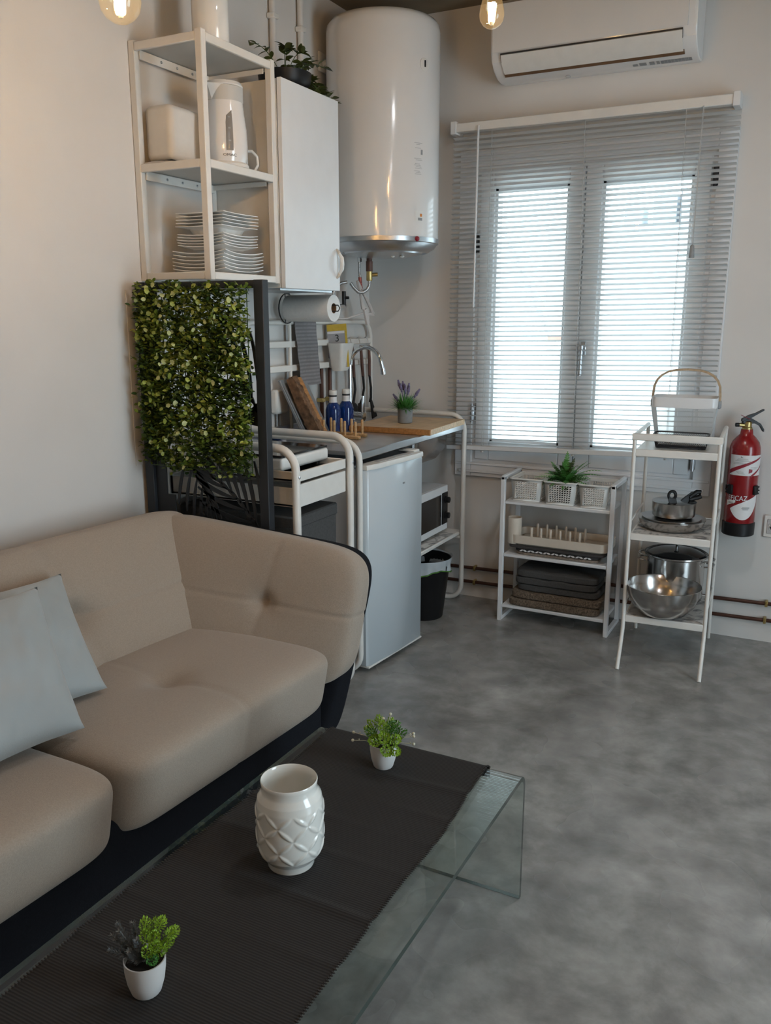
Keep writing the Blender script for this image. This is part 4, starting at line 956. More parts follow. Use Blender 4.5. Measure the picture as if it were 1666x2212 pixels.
for s_ in range(2300):
    x = rv.uniform(.045, .492); z = rv.uniform(.90, 1.502) 
    if z < .935 and rv.random() < .45 + .4 * math.sin(x * 23): continue
    dep = rv.uniform(.0, .045) * (.6 + .4 * math.sin(x * 31 + z * 17) ** 2)
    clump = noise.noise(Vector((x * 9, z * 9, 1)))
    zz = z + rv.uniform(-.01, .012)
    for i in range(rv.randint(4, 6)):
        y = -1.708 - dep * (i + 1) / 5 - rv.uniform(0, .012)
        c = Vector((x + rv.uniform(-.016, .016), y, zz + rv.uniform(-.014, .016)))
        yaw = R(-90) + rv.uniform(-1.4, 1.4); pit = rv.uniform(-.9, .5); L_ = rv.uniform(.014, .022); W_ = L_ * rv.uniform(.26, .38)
        t = rv.random() + clump * .5 + (z - 1.2) * .45 - (.25 if i < 2 else 0)  # inner and lower leaves take the darker greens more often
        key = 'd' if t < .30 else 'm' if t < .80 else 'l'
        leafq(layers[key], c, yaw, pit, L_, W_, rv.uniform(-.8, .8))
    if rv.random() < .17: big.append((x, -1.718 - dep - rv.uniform(.004, .012), zz, clump))
P('foliage', layers['d'], M_leafD, hd, kind='stuff', fix=False, label='deep green leaves')
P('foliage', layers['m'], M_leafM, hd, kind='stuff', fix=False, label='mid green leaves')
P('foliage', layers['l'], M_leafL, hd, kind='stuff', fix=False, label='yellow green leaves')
gl = G(); leafq(gl, Vector((0, 0, 0)), 0, 0, .019, .0078, 0)
lmesh = {}
for nm, m_ in (('p', M_leafP), ('l', M_leafL)):
    me = bpy.data.meshes.new('leaf'); me.from_pydata(gl.v, [], gl.f); me.materials.append(m_); lmesh[nm] = me
big.sort(key=lambda q: -q[3] - q[2] * .35); big = big[:296]
for (x, y, z, cl) in big:
    o = bpy.data.objects.new('leaf', lmesh['p' if rv.random() < .42 else 'l']); link(o); o.parent = hd
    o.location = Vector((x, y, z)) - Vector((.275, -1.715, .88)); o.rotation_euler = (R(90) + rv.uniform(-.7, .7), rv.uniform(-.6, .6), rv.uniform(-.6, .6) + R(-90) * rv.randint(0, 1))
    s_ = rv.uniform(.75, 1.1); o.scale = (s_, s_ * rv.uniform(.9, 1.3), s_)

# ------------------------------------------------------------------ sofa
SX = .055
def shear(g): g.v = [(x + SX * (y + 1.74), y, z) for x, y, z in g.v]; return g
sf = T('sofa', 'beige tufted fabric sofa with a charcoal outer shell', 'sofa', (.45, -2.7, 0))
G1 = lambda x, s_: math.exp(-(x / s_) ** 2)
def hexa(b00, b10, b11, b01, t00, t10, t11, t01):
    return {(0, 0, 0): b00, (1, 0, 0): b10, (1, 1, 0): b11, (0, 1, 0): b01, (0, 0, 1): t00, (1, 0, 1): t10, (1, 1, 1): t11, (0, 1, 1): t01}
def seatdisp(u, v, w_):
    # u: back->front, v: far->near, w: up
    if w_ > .2:
        k = min(1, (w_ - .2) / .5)
        w_ -= k * (.24 * G1(math.hypot((u - .02) * 1.0, v * 1.5), .17) + .10 * G1(math.hypot(u, v * 1.3), .42))
        if u > 0: w_ -= k * .05 * G1(v - .02 * u, .020) * min(1, u * 5)
        else: w_ -= k * .035 * G1(v, .02) * .6
        w_ += k * .10 * (1 - (v * .9) ** 2) * (1 - u * u * .6) * .8
    if u > .6: u -= .012 * G1(v - .02, .018) * min(1, (u - .6) / .3)
    return u, v, w_
for (ya, yb) in ((-1.915, -2.728), (-2.736, -3.58)):
    g = G().pad(hexa((.36, ya, .225), (.905, ya, .245), (.905, yb, .245), (.36, yb, .225), (.36, ya, .455), (.945, ya, .452), (.945, yb, .452), (.36, yb, .455)), (6.5, 13, 6.5), 64, seatdisp)
    P('seat_cushion', shear(g), M_beige, sf, sharp=180)
def backdisp(u, v, w_):
    # u: along y far->near, v: bottom->top, w: front
    if w_ > .1:
        k = min(1, (w_ - .1) / .5)
        for b_ in (-.395, .46):
            w_ -= k * (.5 * G1(math.hypot((u - b_) * 3.0, (v - .05) * 1.0), .16) + .16 * G1(math.hypot((u - b_) * 2.2, v - .05), .5))
            w_ -= k * .15 * G1(u - b_ - .018 * v, .011) * (.5 + .5 * min(1, abs(v - .05) * 4))
            w_ += k * .05 * G1(u - b_ - .10, .07)
        w_ -= k * .035 * G1(v - .05, .028)
        w_ += k * .10 * (1 - v * v)
    elif v > .4:
        for b_ in (-.395, .46): v -= .02 * G1(u - b_ - .018, .0085)
    return u, v, w_
ya, yb = -1.74, -3.72
g = G().pad(hexa((.16, ya, .30), (.16, yb, .30), (.125, yb, .765), (.125, ya, .765), (.50, ya, .36), (.50, yb, .36), (.245, yb, .785), (.245, ya, .785)), (30, 5, 5), 96, backdisp)
P('backrest', shear(g), M_beige, sf, sharp=180)
def armdisp(u, v, w_):
    # u: back->front, v: bottom->top, w: inner face
    if w_ > .1:
        k = min(1, (w_ - .1) / .5)
        w_ -= k * (.36 * G1(math.hypot((u - .28) * 1.9, (v - .08) * 1.2), .15) + .18 * G1(math.hypot((u - .28) * 1.5, v - .08), .45))
        w_ -= k * .055 * G1(u - .28 - .03 * v, .017) + k * .045 * G1(v - .08, .026)
        w_ += k * .08 * (1 - v * v)
    if u > .5: u -= .010 * G1(v - .08, .026) * min(1, (u - .5) / .3)
    return u, v, w_
def arm(mir):
    f = (lambda p: p) if not mir else (lambda p: (p[0], -5.46 - p[1], p[2]))
    H = [f(p) for p in ((.13, -1.79, .30), (.935, -1.80, .305), (.945, -1.695, .700), (.13, -1.745, .765), (.13, -2.13, .34), (.935, -1.935, .30), (.945, -1.805, .715), (.13, -1.86, .785))]
    g = G().pad(hexa(*H), (7, 5, 5), 64, armdisp); P('armrest', shear(g), M_beige, sf, sharp=180)
    H = [f(p) for p in ((.12, -1.775, .07), (.885, -1.835, .09), (.938, -1.664, .698), (.12, -1.724, .755), (.12, -2.05, .07), (.875, -1.945, .09), (.935, -1.745, .700), (.12, -1.80, .760))]
    P('outer_shell', shear(G().pad(hexa(*H), (8, 7, 7), 40)), M_navy, sf, sharp=180)
arm(False); arm(True)
P('back_shell', shear(G().pad(hexa((.125, -1.76, .06), (.125, -3.70, .06), (.117, -3.70, .75), (.117, -1.76, .75), (.3, -1.76, .06), (.3, -3.70, .06), (.19, -3.70, .755), (.19, -1.76, .755)), 9, 24)), M_navy, sf, sharp=180)
P('base', shear(G().box(.13, .868, -3.60, -1.90, .055, .300, .02, 3)), M_navy, sf, wn=True)
for (x, y) in ((.2, -1.98), (.80, -1.98), (.2, -3.50), (.80, -3.50)):
    P('leg', shear(G().lathe([(.02, 0), (.026, .06)], x, y, 12)), M_black, sf)

def pillow(name, label, TR, BR, TL, BL, th):
    TR, BR, TL, BL = map(Vector, (TR, BR, TL, BL)); g = G(); n = 40
    nrm = (BR - TR).cross(TR - TL).normalized()
    if nrm.x < 0: nrm = -nrm
    def pt(u, v, s_):
        a, b_ = u * 2 - 1, v * 2 - 1
        iu = a * (1 - .085 * (1 - b_ * b_)); iv = b_ * (1 - .085 * (1 - a * a)); a2, b2 = (iu + 1) / 2, (iv + 1) / 2
        p = TL.lerp(TR, a2).lerp(BL.lerp(BR, a2), b2)
        t = th * (max(0, 1 - a ** 2) * max(0, 1 - b_ ** 2)) ** .42
        wr = (.012 * noise.noise(Vector((a * 2.5 + th * 90, b_ * 2.5, s_))) + .007 * noise.noise(Vector((a * 6 + b_ * 3, b_ * 2.2 - a * 2, s_ + 4)))) * (1 - a ** 4) * (1 - b_ ** 4) + .004 * math.sin(8 * a + 5 * b_) * abs(a * b_) ** 2 * (1 - a ** 8)
        return p + nrm * (s_ * t + wr)
    for s_ in (1, -1): g.grid(lambda u, v: pt(u, v, s_), n, n)
    return S(name, g, M_pillow, label, 'cushion', 'grey cushions on the sofa', sharp=180)
pillow('cushion', 'pale grey cushion leaning behind, against the sofa back', (.300, -2.365, .715), (.565, -2.480, .475), (.28, -2.80, .735), (.52, -2.93, .475), .066)
pillow('cushion', 'pale grey cushion in front, nearest the left edge of the photo', (.430, -2.556, .750), (.690, -2.676, .480), (.41, -2.98, .775), (.665, -3.10, .480), .072)

# ------------------------------------------------------------------ glass table and runner
TX0, TX1, TY0, TY1, TZ = 1.027, 1.588, -2.160, -3.360, .342
tb = T('glass_coffee_table', 'low bent clear glass coffee table in front of the sofa', 'table', (1.31, -2.76, 0))
th = .012
def tpath(off):
    r = .035; rr = r - off; o = [(TY0 - off, .0)]
    o += [(TY0 - r + rr * math.cos(R(a)), TZ - r + rr * math.sin(R(a))) for a in range(0, 91, 15)]
    o += [(TY1 + r + rr * math.cos(R(a)), TZ - r + rr * math.sin(R(a))) for a in range(90, 181, 15)]
    o += [(TY1 + off, .0)]; return o
po, pi_ = tpath(0), tpath(th); n = len(po); g = G()
for pth in (po, pi_):
    g.add([(x, y, z) for (y, z) in pth for x in (TX0, TX1)], [(2 * i, 2 * i + 1, 2 * i + 3, 2 * i + 2) for i in range(n - 1)])
P('glass_sheet', g, M_tabglass, tb, sharp=60)
g = G()
for x in (TX0, TX1):
    g.add([(x, y, z) for q in zip(po, pi_) for (y, z) in q], [(2 * i, 2 * i + 1, 2 * i + 3, 2 * i + 2) for i in range(n - 1)])
for (a, b_) in ((po[0], pi_[0]), (po[-1], pi_[-1])): g.add([(TX0, a[0], .0005), (TX1, a[0], .0005), (TX1, b_[0], .0005), (TX0, b_[0], .0005)], [(0, 1, 2, 3)])
P('polished_edge', g, M_tabedge, tb, sharp=20)

crs = [(-2.335, .0045, .5), (-2.44, .004, -.2), (-2.545, .006, .2), (-2.66, .0045, .4), (-2.80, .006, -.1), (-2.93, .004, .3), (-3.06, .004, 0)]
def runz(x, y):
    z = 0
    for (yc, h_, sk) in crs:
        d_ = y - yc - sk * .10 * (x - 1.28); z += h_ * math.exp(-(d_ / .013) ** 2) * (.55 + .45 * math.sin(9 * x + 13 * yc)) 
    return z
def runx(u, y): return 1.060 + .006 * math.sin(y * 7) + u * (.438 + .020 * (-2.17 - y) / .85 + .0022 * math.sin(y * 17))
def runp(u, v, up=0):
    s_ = v * 1.25 - .012
    if s_ < 0: y = TY0 + .0035 + .004 * up / .004; a = -s_; return (runx(u, TY0), TY0 + .0045 + up, TZ - .03 - a)
    if s_ < .03: t = s_ / .03 * PI / 2; return (runx(u, TY0), TY0 + .0045 - .0345 + .0345 * math.cos(t) + 0, TZ + .0025 - .032 + .032 * math.sin(t) + up)
    y = TY0 - .03 - (s_ - .03); x = runx(u, y); return (x, y, TZ + .0025 + runz(x, y) + up)
g = G().grid(lambda u, v: runp(u, v), 40, 380)
rn = T('table_runner', 'charcoal ribbed cloth runner lying along the glass table', 'table runner', (1.28, -2.75, TZ))
P('cloth', g, M_runner, rn, sharp=180)
g = G()
for k in range(190):
    v = .02 + .96 * k / 190
    for u, sg in ((1.0, 1), (0.0, -1)):
        p = Vector(runp(u, v)); g.sph((p.x, p.y, p.z + .0006), .0028, 6, 4, (1.5, .62, .7))
P('edge_stitching', g, M_charcloth, rn, kind='stuff')

# vase
vx, vy, vz = 1.282, -2.716, TZ + .0032
va = T('milk_glass_vase', 'white milk glass vase with raised petal lattice on the table runner', 'vase', (vx, vy, vz))
VP = [(.046, 0), (.0475, .004), (.0478, .012), (.052, .018), (.0615, .030), (.0655, .045), (.0665, .075), (.0665, .115), (.066, .135), (.063, .150), (.056, .160), (.0545, .164), (.0552, .176), (.0562, .182), (.0548, .184), (.0525, .181), (.0515, .166), (.058, .15), (.0605, .12), (.0605, .05), (.05, .022), (0, .018)]
def vprof(t):
    t *= 13; i = min(12, int(t)); f = t - i; a, b_ = VP[i], VP[i + 1]; return a[0] + (b_[0] - a[0]) * f, a[1] + (b_[1] - a[1]) * f
def petal(th_, z):
    L_ = 2 * PI / 7; hz = .054; x = th_ / L_; y = (z - .030) / hz; best = 0
    if z < .022 or z > .138: return 0
    for (di, dj) in ((1, 1), (1, -1)):
        a, b_ = (x + dj * y), (x - dj * y)    # along and across the diagonal
        aa = (a % 1.0) - .5; ac = ((b_ + .5) % 1.0) - .5
        wd = .135 * (1 - (2 * aa) ** 2)
        if abs(ac) < wd: best = max(best, (1 - (ac / wd) ** 2) * .0022 * (1 - (2 * aa) ** 4))
    fade = min(1, (z - .022) / .012, max(0, (.138 - z) / .010)); return best * fade
zs = [(.046, 0), (.0475, .004), (.0478, .012), (.050, .016)]
body = []
for i in range(86):
    z = .018 + (.150 - .018) * i / 85
    for (a, b_) in zip(VP, VP[1:]):
        if a[1] <= z <= b_[1]: r = a[0] + (b_[0] - a[0]) * (z - a[1]) / (b_[1] - a[1]); break
    body.append((r, z))
prof = zs + body + VP[10:]
g = G(); m_ = 224; vs = []
for (r, z) in prof:
    for k in range(m_):
        a = 2 * PI * k / m_; rr = r + (petal(a, z) if (r > .0505 and .02 < z < .145) and (r, z) in body else 0)
        vs.append((vx + rr * math.cos(a), vy + rr * math.sin(a), vz + z))
g.add(vs, [(i * m_ + k, i * m_ + (k + 1) % m_, (i + 1) * m_ + (k + 1) % m_, (i + 1) * m_ + k) for i in range(len(prof) - 1) for k in range(m_)])
g.f.append(tuple(range(m_))[::-1])
P('body', g, M_vaseglass, va, sharp=55)

# small faux plants
def potgeo(x, y, z, r, h):
    return G().lathe([(r * .66, z), (r * .72, z + .003), (r * .88, z + h * .35), (r * .97, z + h * .7), (r, z + h), (r * .94, z + h), (r * .90, z + h * .8)], x, y, 40), G().lathe([(r * .93, z + h * .84), (0, z + h * .88)], x, y, 24)
def sprig_geo(L_, W_, seed, dens=1.0):
    rv = random.Random(seed); g = G(); rows = int(9 * dens)
    for i in range(rows):
        t = i / (rows - 1); rad = W_ * math.sin(PI * (.12 + .80 * t)) ** .9; nn = max(4, int(9 * math.sin(PI * (.15 + .75 * t))))
        for k in range(nn):
            a = 2 * PI * (k + .5 * (i % 2)) / nn + rv.uniform(-.15, .15); l_ = W_ * rv.uniform(.40, .58)
            c = Vector((rad * .62 * math.cos(a), rad * .62 * math.sin(a), L_ * (.12 + .80 * t)))
            el = .1 + 1.15 * t
            d = Vector((math.cos(a) * math.cos(el), math.sin(a) * math.cos(el), math.sin(el))); s_ = Vector((-math.sin(a), math.cos(a), 0)); up = d.cross(s_)
            o = len(g.v); wd = l_ * .42
            g.v += [tuple(c), tuple(c + d * l_ * .55 + s_ * wd - up * l_ * .10), tuple(c + d * l_), tuple(c + d * l_ * .55 - s_ * wd - up * l_ * .10), tuple(c + d * l_ * .5 + up * -l_ * .30)]
            g.f += [(o, o + 1, o + 4), (o + 1, o + 2, o + 4), (o + 2, o + 3, o + 4), (o + 3, o, o + 4)]
    g.tube([(0, 0, -L_ * .5), (0, 0, L_ * .8)], W_ * .10, 5); return g
def aim(g, base, d):
    q = Vector((0, 0, 1)).rotation_difference(Vector(d).normalized()).to_matrix().to_4x4(); return g.mul(Matrix.Translation(base) @ q)
def fir_geo(L_, W_, seed):
    rv = random.Random(seed); g = G().tube([(0, 0, -L_ * .3), (0, 0, L_)], W_ * .09, 5)
    for k in range(260):
        t = rv.random(); a = rv.uniform(0, 2 * PI); l_ = W_ * (1.05 - .55 * t) * rv.uniform(.8, 1.1)
        c = Vector((0, 0, L_ * t)); d = Vector((math.cos(a) * .72, math.sin(a) * .72, .69)); s_ = Vector((-math.sin(a), math.cos(a), 0)) * W_ * .085
        o = len(g.v); g.v += [tuple(c - s_), tuple(c + s_), tuple(c + d * l_)]; g.f.append((o, o + 1, o + 2))
    return g
p1 = Vector((1.273, -2.297, TZ + .0035))
fp1 = T('faux_succulent', 'small white pot of lime green sprigs with cream berries at the far table end', 'plant', p1)
a_, b_ = potgeo(p1.x, p1.y, p1.z, .0335, .062); P('pot', a_, M_matpot, fp1); P('soil', b_, M_soil, fp1)
rv = random.Random(31); cz = p1 + Vector((0, 0, .055))
dirs = [(-.75, -.2, .75), (-.45, -.55, .85), (-.1, -.75, .55), (.35, -.6, .8), (.8, -.25, .6), (.7, .4, .55), (.1, .5, .95), (-.4, .35, 1.0), (.05, -.1, 1.2), (.45, .05, 1.0), (.85, -.5, .15), (-.7, .35, .5), (.55, -.75, .2), (.25, .7, .6)]
for k, d in enumerate(dirs):
    d = Vector(d).normalized(); L_ = .034 * rv.uniform(.9, 1.15)
    P('sprig', aim(sprig_geo(L_, .0145 * rv.uniform(.9, 1.15), k), cz + d * rv.uniform(.026, .037), d), M_sprig if k % 4 != 1 else M_sprigd, fp1, fix=False, sharp=30)
for k, d in enumerate(((-.95, -.35, .40), (-.75, -.5, .2), (-.05, .1, 1.2), (.1, .35, 1.05), (.45, .35, 1.05), (.9, .35, .35), (1.0, .15, .2), (.95, .55, .42))):
    d = Vector(d).normalized(); tip = cz + d * (.078 if k in (0, 5, 6, 7) else .066 + .01 * (k % 2))
    P('berry', G().tube([cz, cz.lerp(tip, .6) + Vector((0, 0, .004)), tip], .0008, 5).sph(tip, .0038, 10, 7).sph(cz.lerp(tip, .84) + Vector((.003, .002, .004)), .002, 6, 4), M_berry, fp1)
p2 = Vector((1.262, -3.108, TZ + .0035))
fp2 = T('faux_heather', 'small white pot with grey fir twigs and lime sprigs at the near table end', 'plant', p2)
a_, b_ = potgeo(p2.x, p2.y, p2.z, .0335, .062); P('pot', a_, M_matpot, fp2); P('soil', b_, M_soil, fp2)
cz = p2 + Vector((0, 0, .052)); rt = Vector((.889, .458, 0)); bkv = Vector((-.458, .889, 0))
for k, (x, y, z, r_) in enumerate(((.35, -.25, .35, .012), (.62, -.1, .6, .026), (.35, .1, .9, .030), (.30, .3, 1.1, .046), (.10, -.1, 1.0, .040), (.75, .3, .8, .045), (.85, .1, .75, .034), (.55, -.2, .9, .028), (.05, .1, 1.1, .052), (.9, .1, 1.0, .056), (.5, .2, 1.2, .056), (.2, -.3, .7, .022), (.45, -.1, 1.2, .040))):
    d = (rt * x + bkv * y + Vector((0, 0, z))).normalized()
    P('sprig', aim(sprig_geo(.026, .0105, 50 + k), cz + d * r_, d), M_sprig if k != 0 else M_leafV, fp2, fix=False, sharp=30)
for k, (x, y, z, L_) in enumerate(((-.9, 0, .9, .062), (-.55, -.1, 1.0, .064), (-.75, .2, 1.1, .068), (-.8, -.2, .55, .055), (-.1, -.3, 1.0, .050), (-.35, .25, 1.1, .058), (-.25, -.35, .6, .040))):
    d = (rt * x + bkv * y + Vector((0, 0, z))).normalized()
    P('fir_twig', aim(fir_geo(L_, .0155, 70 + k), cz + d * .008, d), M_fir, fp2, fix=False, sharp=30)

# ------------------------------------------------------------------ low shelf and what stands on it
lo = T('low_shelf', 'low white three tier metal shelf under the window', 'shelf', (1.10, -.15, 0))
for x in (.848, 1.352):
    P('side_frame', G().box(x - .010, x + .010, -.282, -.262, .0, .695, .002).box(x - .010, x + .010, -.060, -.040, .0, .695, .002).box(x - .010, x + .010, -.282, -.040, .680, .700, .003).box(x - .010, x + .010, -.262, -.060, .0, .018, .002), M_whitecool, lo)
for z in (.568, .316, .066):
    P('shelf_board', G().box(.858, 1.342, -.278, -.044, z, z + .016, .003), M_whitecool, lo)
def wallgrid(g, A, B, C_, D, nx, ny, slant):
    """perforated wall; A,B bottom left/right, D,C top left/right"""
    A, B, C_, D = map(Vector, (A, B, C_, D))
    def p(u, v): return A.lerp(B, u).lerp(D.lerp(C_, u), v)
    o = len(g.v)
    for i in range(nx):
        for j in range(ny):
            u0, u1, v0, v1 = i / nx, (i + 1) / nx, j / ny, (j + 1) / ny; du, dv = u1 - u0, v1 - v0; k = len(g.v)
            sh = du * .5 * (j % 2); q = []
            def q_(u, v): return tuple(p(min(1, max(0, u)), v))
            s = slant * du
            out = [(u0, v0), (u1, v0), (u1, v1), (u0, v1)]; inn = [(u0 + du * .16 - s, v0 + dv * .17), (u1 - du * .24 - s, v0 + dv * .17), (u1 - du * .16 + s, v1 - dv * .17), (u0 + du * .24 + s, v1 - dv * .17)]
            g.v += [q_(*a) for a in out] + [q_(*a) for a in inn]
            for t in range(4): g.f.append((k + t, k + (t + 1) % 4, k + 4 + (t + 1) % 4, k + 4 + t))
def perf_basket(x0, x1, y0, y1, z0, z1, label):
    o = T('plastic_basket', label, 'basket', ((x0 + x1) / 2, (y0 + y1) / 2, z0), 0, 'white perforated baskets on the low shelf')
    i = .014; b_ = [(x0 + i, y0 + i * .7), (x1 - i, y0 + i * .7), (x1 - i, y1 - i * .7), (x0 + i, y1 - i * .7)]; t_ = [(x0 + .003, y0 + .003), (x1 - .003, y0 + .003), (x1 - .003, y1 - .003), (x0 + .003, y1 - .003)]
    g = G()
    for k in range(4):
        l = (k + 1) % 4; nb, nt_ = Vector((*b_[k], z0)), Vector((*b_[l], z0)); tb_, tt_ = Vector((*t_[k], z1)), Vector((*t_[l], z1))
        q = lambda u, v: nb.lerp(nt_, u).lerp(tb_.lerp(tt_, u), v)
        def quad(u0, u1, v0, v1): g.add([q(u0, v0), q(u1, v0), q(u1, v1), q(u0, v1)], [(0, 1, 2, 3)])
        quad(0, 1, 0, .10); quad(0, 1, .88, 1); quad(0, .13, .10, .88); quad(.87, 1, .10, .88)
        wallgrid(g, q(.13, .10), q(.87, .10), q(.87, .88), q(.13, .88), 9, 8, .16)
    g.add([(*p, z0) for p in b_], [(0, 1, 2, 3)])
    ob = P('basket_wall', g, M_plastic, o, sharp=40); md = ob.modifiers.new('s', 'SOLIDIFY'); md.thickness = .0018
    rg = rrect(x0, x1, y0, y1, .014, z1, 6); P('rim', G().tube(rg, .0042, 6, closed=True), M_plastic, o); return o
perf_basket(.875, 1.028, -.262, -.075, .585, .688, 'empty white perforated basket at the left end of the low shelf')
perf_basket(1.036, 1.188, -.272, -.085, .585, .688, 'white perforated basket in the middle holding the fern')
perf_basket(1.195, 1.334, -.274, -.085, .585, .688, 'empty white perforated basket at the right end of the low shelf')
fn = T('fern', 'bright green artificial fern spilling out of the middle white basket', 'plant', (1.112, -.18, .60))
P('pot', G().lathe([(.035, .590), (.045, .64), (.046, .66), (.042, .66), (0, .65)], 1.112, -.18, 24), M_black, fn)
def frond(yaw, el, L_, W_, droop, seed):
    g = G(); n = 12; b0 = Vector((1.112, -.18, .672)); pts = []
    for k in range(n + 1):
        t = k / n; x = L_ * t * math.cos(el); h_ = L_ * (t * math.sin(el) - droop * t * t); pts.append(b0 + Vector((x * math.cos(yaw), x * math.sin(yaw), h_)))
    g.tube(pts, .0009, 4)
    for k in range(1, n + 1):
        t = k / n; d = (pts[k] - pts[k - 1]).normalized(); s_ = d.cross(Vector((0, 0, 1))); s_ = s_.normalized() if s_.length > .05 else Vector((1, 0, 0)); l_ = W_ * math.sin(PI * (.16 + .82 * t)) ** .7
        for sg in (1, -1):
            o = len(g.v); e = pts[k] + (s_ * sg + d * .45) * l_ - Vector((0, 0, l_ * .2)); m_ = pts[k].lerp(e, .5); wv = d * .0036
            g.v += [tuple(pts[k] - wv * .7), tuple(m_ - wv), tuple(e), tuple(m_ + wv), tuple(pts[k] + wv * .7)]; g.f.append((o, o + 1, o + 2, o + 3, o + 4))
    return g
rv = random.Random(9)
for k in range(72):
    yaw = rv.uniform(0, 2 * PI); el = rv.uniform(.5, 1.45); L_ = rv.uniform(.10, .18); dr_ = rv.uniform(.15, .7)
    P('frond', frond(yaw, el, L_, .017, dr_, k), M_leafV if k % 3 else M_leafD, fn, fix=False, sharp=60)
for (yaw, el, L_) in ((-.05, .80, .235), (.1, .70, .20), (-.35, .7, .17), (2.6, .7, .15), (3.4, .8, .14), (-1.3, .6, .13)):
    P('frond', frond(yaw, el, L_, .020, .42, 1), M_leafV, fn, fix=False, sharp=60)

dd = T('drying_rack', 'cream plastic dish drainer tray with pegs and cutlery cup on the middle shelf', 'dish rack', (1.1, -.16, .376))
P('tray', G().loft([rrect(.89, 1.335, -.268, -.075, .03, .424, 6), rrect(.895, 1.330, -.263, -.080, .028, .424, 6), rrect(.90, 1.325, -.258, -.085, .026, .392, 6)], caps=False).loft([rrect(.90, 1.325, -.258, -.085, .03, .3775, 6), rrect(.885, 1.338, -.270, -.073, .034, .386, 6), rrect(.885, 1.338, -.272, -.071, .034, .425, 6), rrect(.89, 1.333, -.267, -.076, .03, .425, 6)], caps=False).box(.91, 1.32, -.25, -.09, .3775, .393), M_cream, dd)
pg2 = None
for r_, y in ((0, -.215), (1, -.125)):
    for k in range(6):
        if pg2 is None: pg2 = P('peg', G().lathe([(.0065, .393), (.0058, .448), (.004, .455), (0, .456)], .972, y, 10), M_cream, dd)
        else: dup(pg2, dd, (.0455 * k + .002 * r_, y + .215, 0))
P('cutlery_cup', G().lathe([(.029, .378), (.031, .382), (.032, .502), (.029, .502), (.028, .39), (0, .39)], .897, -.235, 32), M_cream, dd)
def foldedcloth(x0, x1, y0, y1, z0, z1, layers, seed, sag=.003):
    g = G(); h_ = (z1 - z0) / layers
    for k in range(layers):
        zc = z0 + h_ * (k + .5); j = .006 * math.sin(seed + k * 2.3)
        def disp(u, v, w_): return u, v, w_
        p = {}
        for i in (0, 1):
            for jj in (0, 1):
                for kk in (0, 1): p[(i, jj, kk)] = ((x0, x1)[i] + j, (y0, y1)[jj] + j * .5, zc + (-.5, .5)[kk] * h_ * 1.04)
        g.pad(p, 8, 24, lambda u, v, w_: (u, v, w_ + (.3 * noise.noise(Vector((u * 3 + seed, v * 3, k))) if w_ > 0 else 0)))
    return g
S('taupe_mat', foldedcloth(.905, 1.295, -.268, -.075, .3325, .346, 1, 1), M_taupe, 'flat taupe woven mat lowest on the middle shelf of the low rack', 'mat', sharp=60)
pc = T('patterned_cloth', 'folded black cloth with a white wave pattern under the dish drainer', 'cloth', (1.10, -.17, .3465))
P('cloth', foldedcloth(.900, 1.30, -.270, -.075, .3468, .3625, 1, 2), M_charcloth, pc, sharp=60)
g = G()
for k in range(9):
    x = .935 + .0375 * k
    for (dx, dz, a) in ((0, 0, .5), (.017, 0, -.35)):
        g.loft([[(x + dx + .019 * t, -.2722, .3545 - .0008 * k * 0 + .0042 * math.sin(PI * t) * s_ + a * .007 * (t - .5) * 2) for (t, s_) in ((0, 0), (.25, 1), (.6, 1), (1, 0), (.6, -1), (.25, -1))], [(x + dx + .019 * t, -.2695, .3545 + .0042 * math.sin(PI * t) * s_ + a * .007 * (t - .5) * 2) for (t, s_) in ((0, 0), (.25, 1), (.6, 1), (1, 0), (.6, -1), (.25, -1))]])
P('wave_print', g, M_label, pc, kind='stuff')
S('dark_cloth', foldedcloth(.880, 1.335, -.274, -.07, .363, .3765, 1, 4), M_charcloth, 'folded charcoal cloth directly under the cream dish drainer', 'cloth', sharp=60)
S('folded_tweed_mat', foldedcloth(.890, 1.318, -.276, -.06, .0825, .158, 2, 5), M_rug, 'folded brown tweed mat on the bottom shelf of the low rack', 'mat', sharp=60)
S('folded_grey_blanket', foldedcloth(.915, 1.300, -.266, -.055, .159, .258, 3, 8), M_greycloth, 'folded dark grey blanket on top of the brown tweed mat', 'blanket', sharp=60)

# ------------------------------------------------------------------ tall shelf
TM = Matrix.Translation((1.476, -.520, 0)) @ Matrix.Rotation(R(3.4), 4, 'Z')
ts = T('tall_shelf', 'tall narrow white metal shelf with splayed front feet beside the extinguisher', 'shelf', (1.63, -.31, 0))
W_, D_ = .318, .405
for x in (0, W_):
    P('leg', G().tube([(x, -.095, .0), (x, -.088, .012), (x, -.028, .105), (x, -.004, .150), (x, 0, .19), (x, 0, .955)], .0082, 10).mul(TM), M_white, ts)
    P('leg', G().tube([(x, D_ + .03, .0), (x, D_ + .006, .10), (x, D_, .16), (x, D_, .955)], .0082, 10).mul(TM), M_white, ts)
    P('side_bar', G().tube([(x, 0, .955), (x, D_, .955)], .0085, 8).mul(TM), M_white, ts)
    for z in (.60, .245): P('side_rail', G().tube([(x, .0, z), (x, D_, z)], .0045, 6).mul(TM), M_white, ts)
P('front_bar', G().box(-.010, W_ + .010, -.009, .006, .935, .963, .003).mul(TM), M_white, ts)
for z in (.872, .528, .178):
    b_ = P('shelf_board', G().box(.004, W_ - .004, .0, D_, z + .016, z + .026, .002).box(.006, W_ - .006, -.006, .004, z, z + .029, .002).box(.006, W_ - .006, D_ - .004, D_ + .004, z, z + .029, .002), M_white, ts)
    if z < .6: P('liner', G().box(.012, W_ - .012, .008, D_ - .006, z + .0262, z + .0272).mul(TM), M_marble, b_)
    b_.data.transform(ROOTM[ts.name] @ TM @ ROOTM[ts.name].inverted())

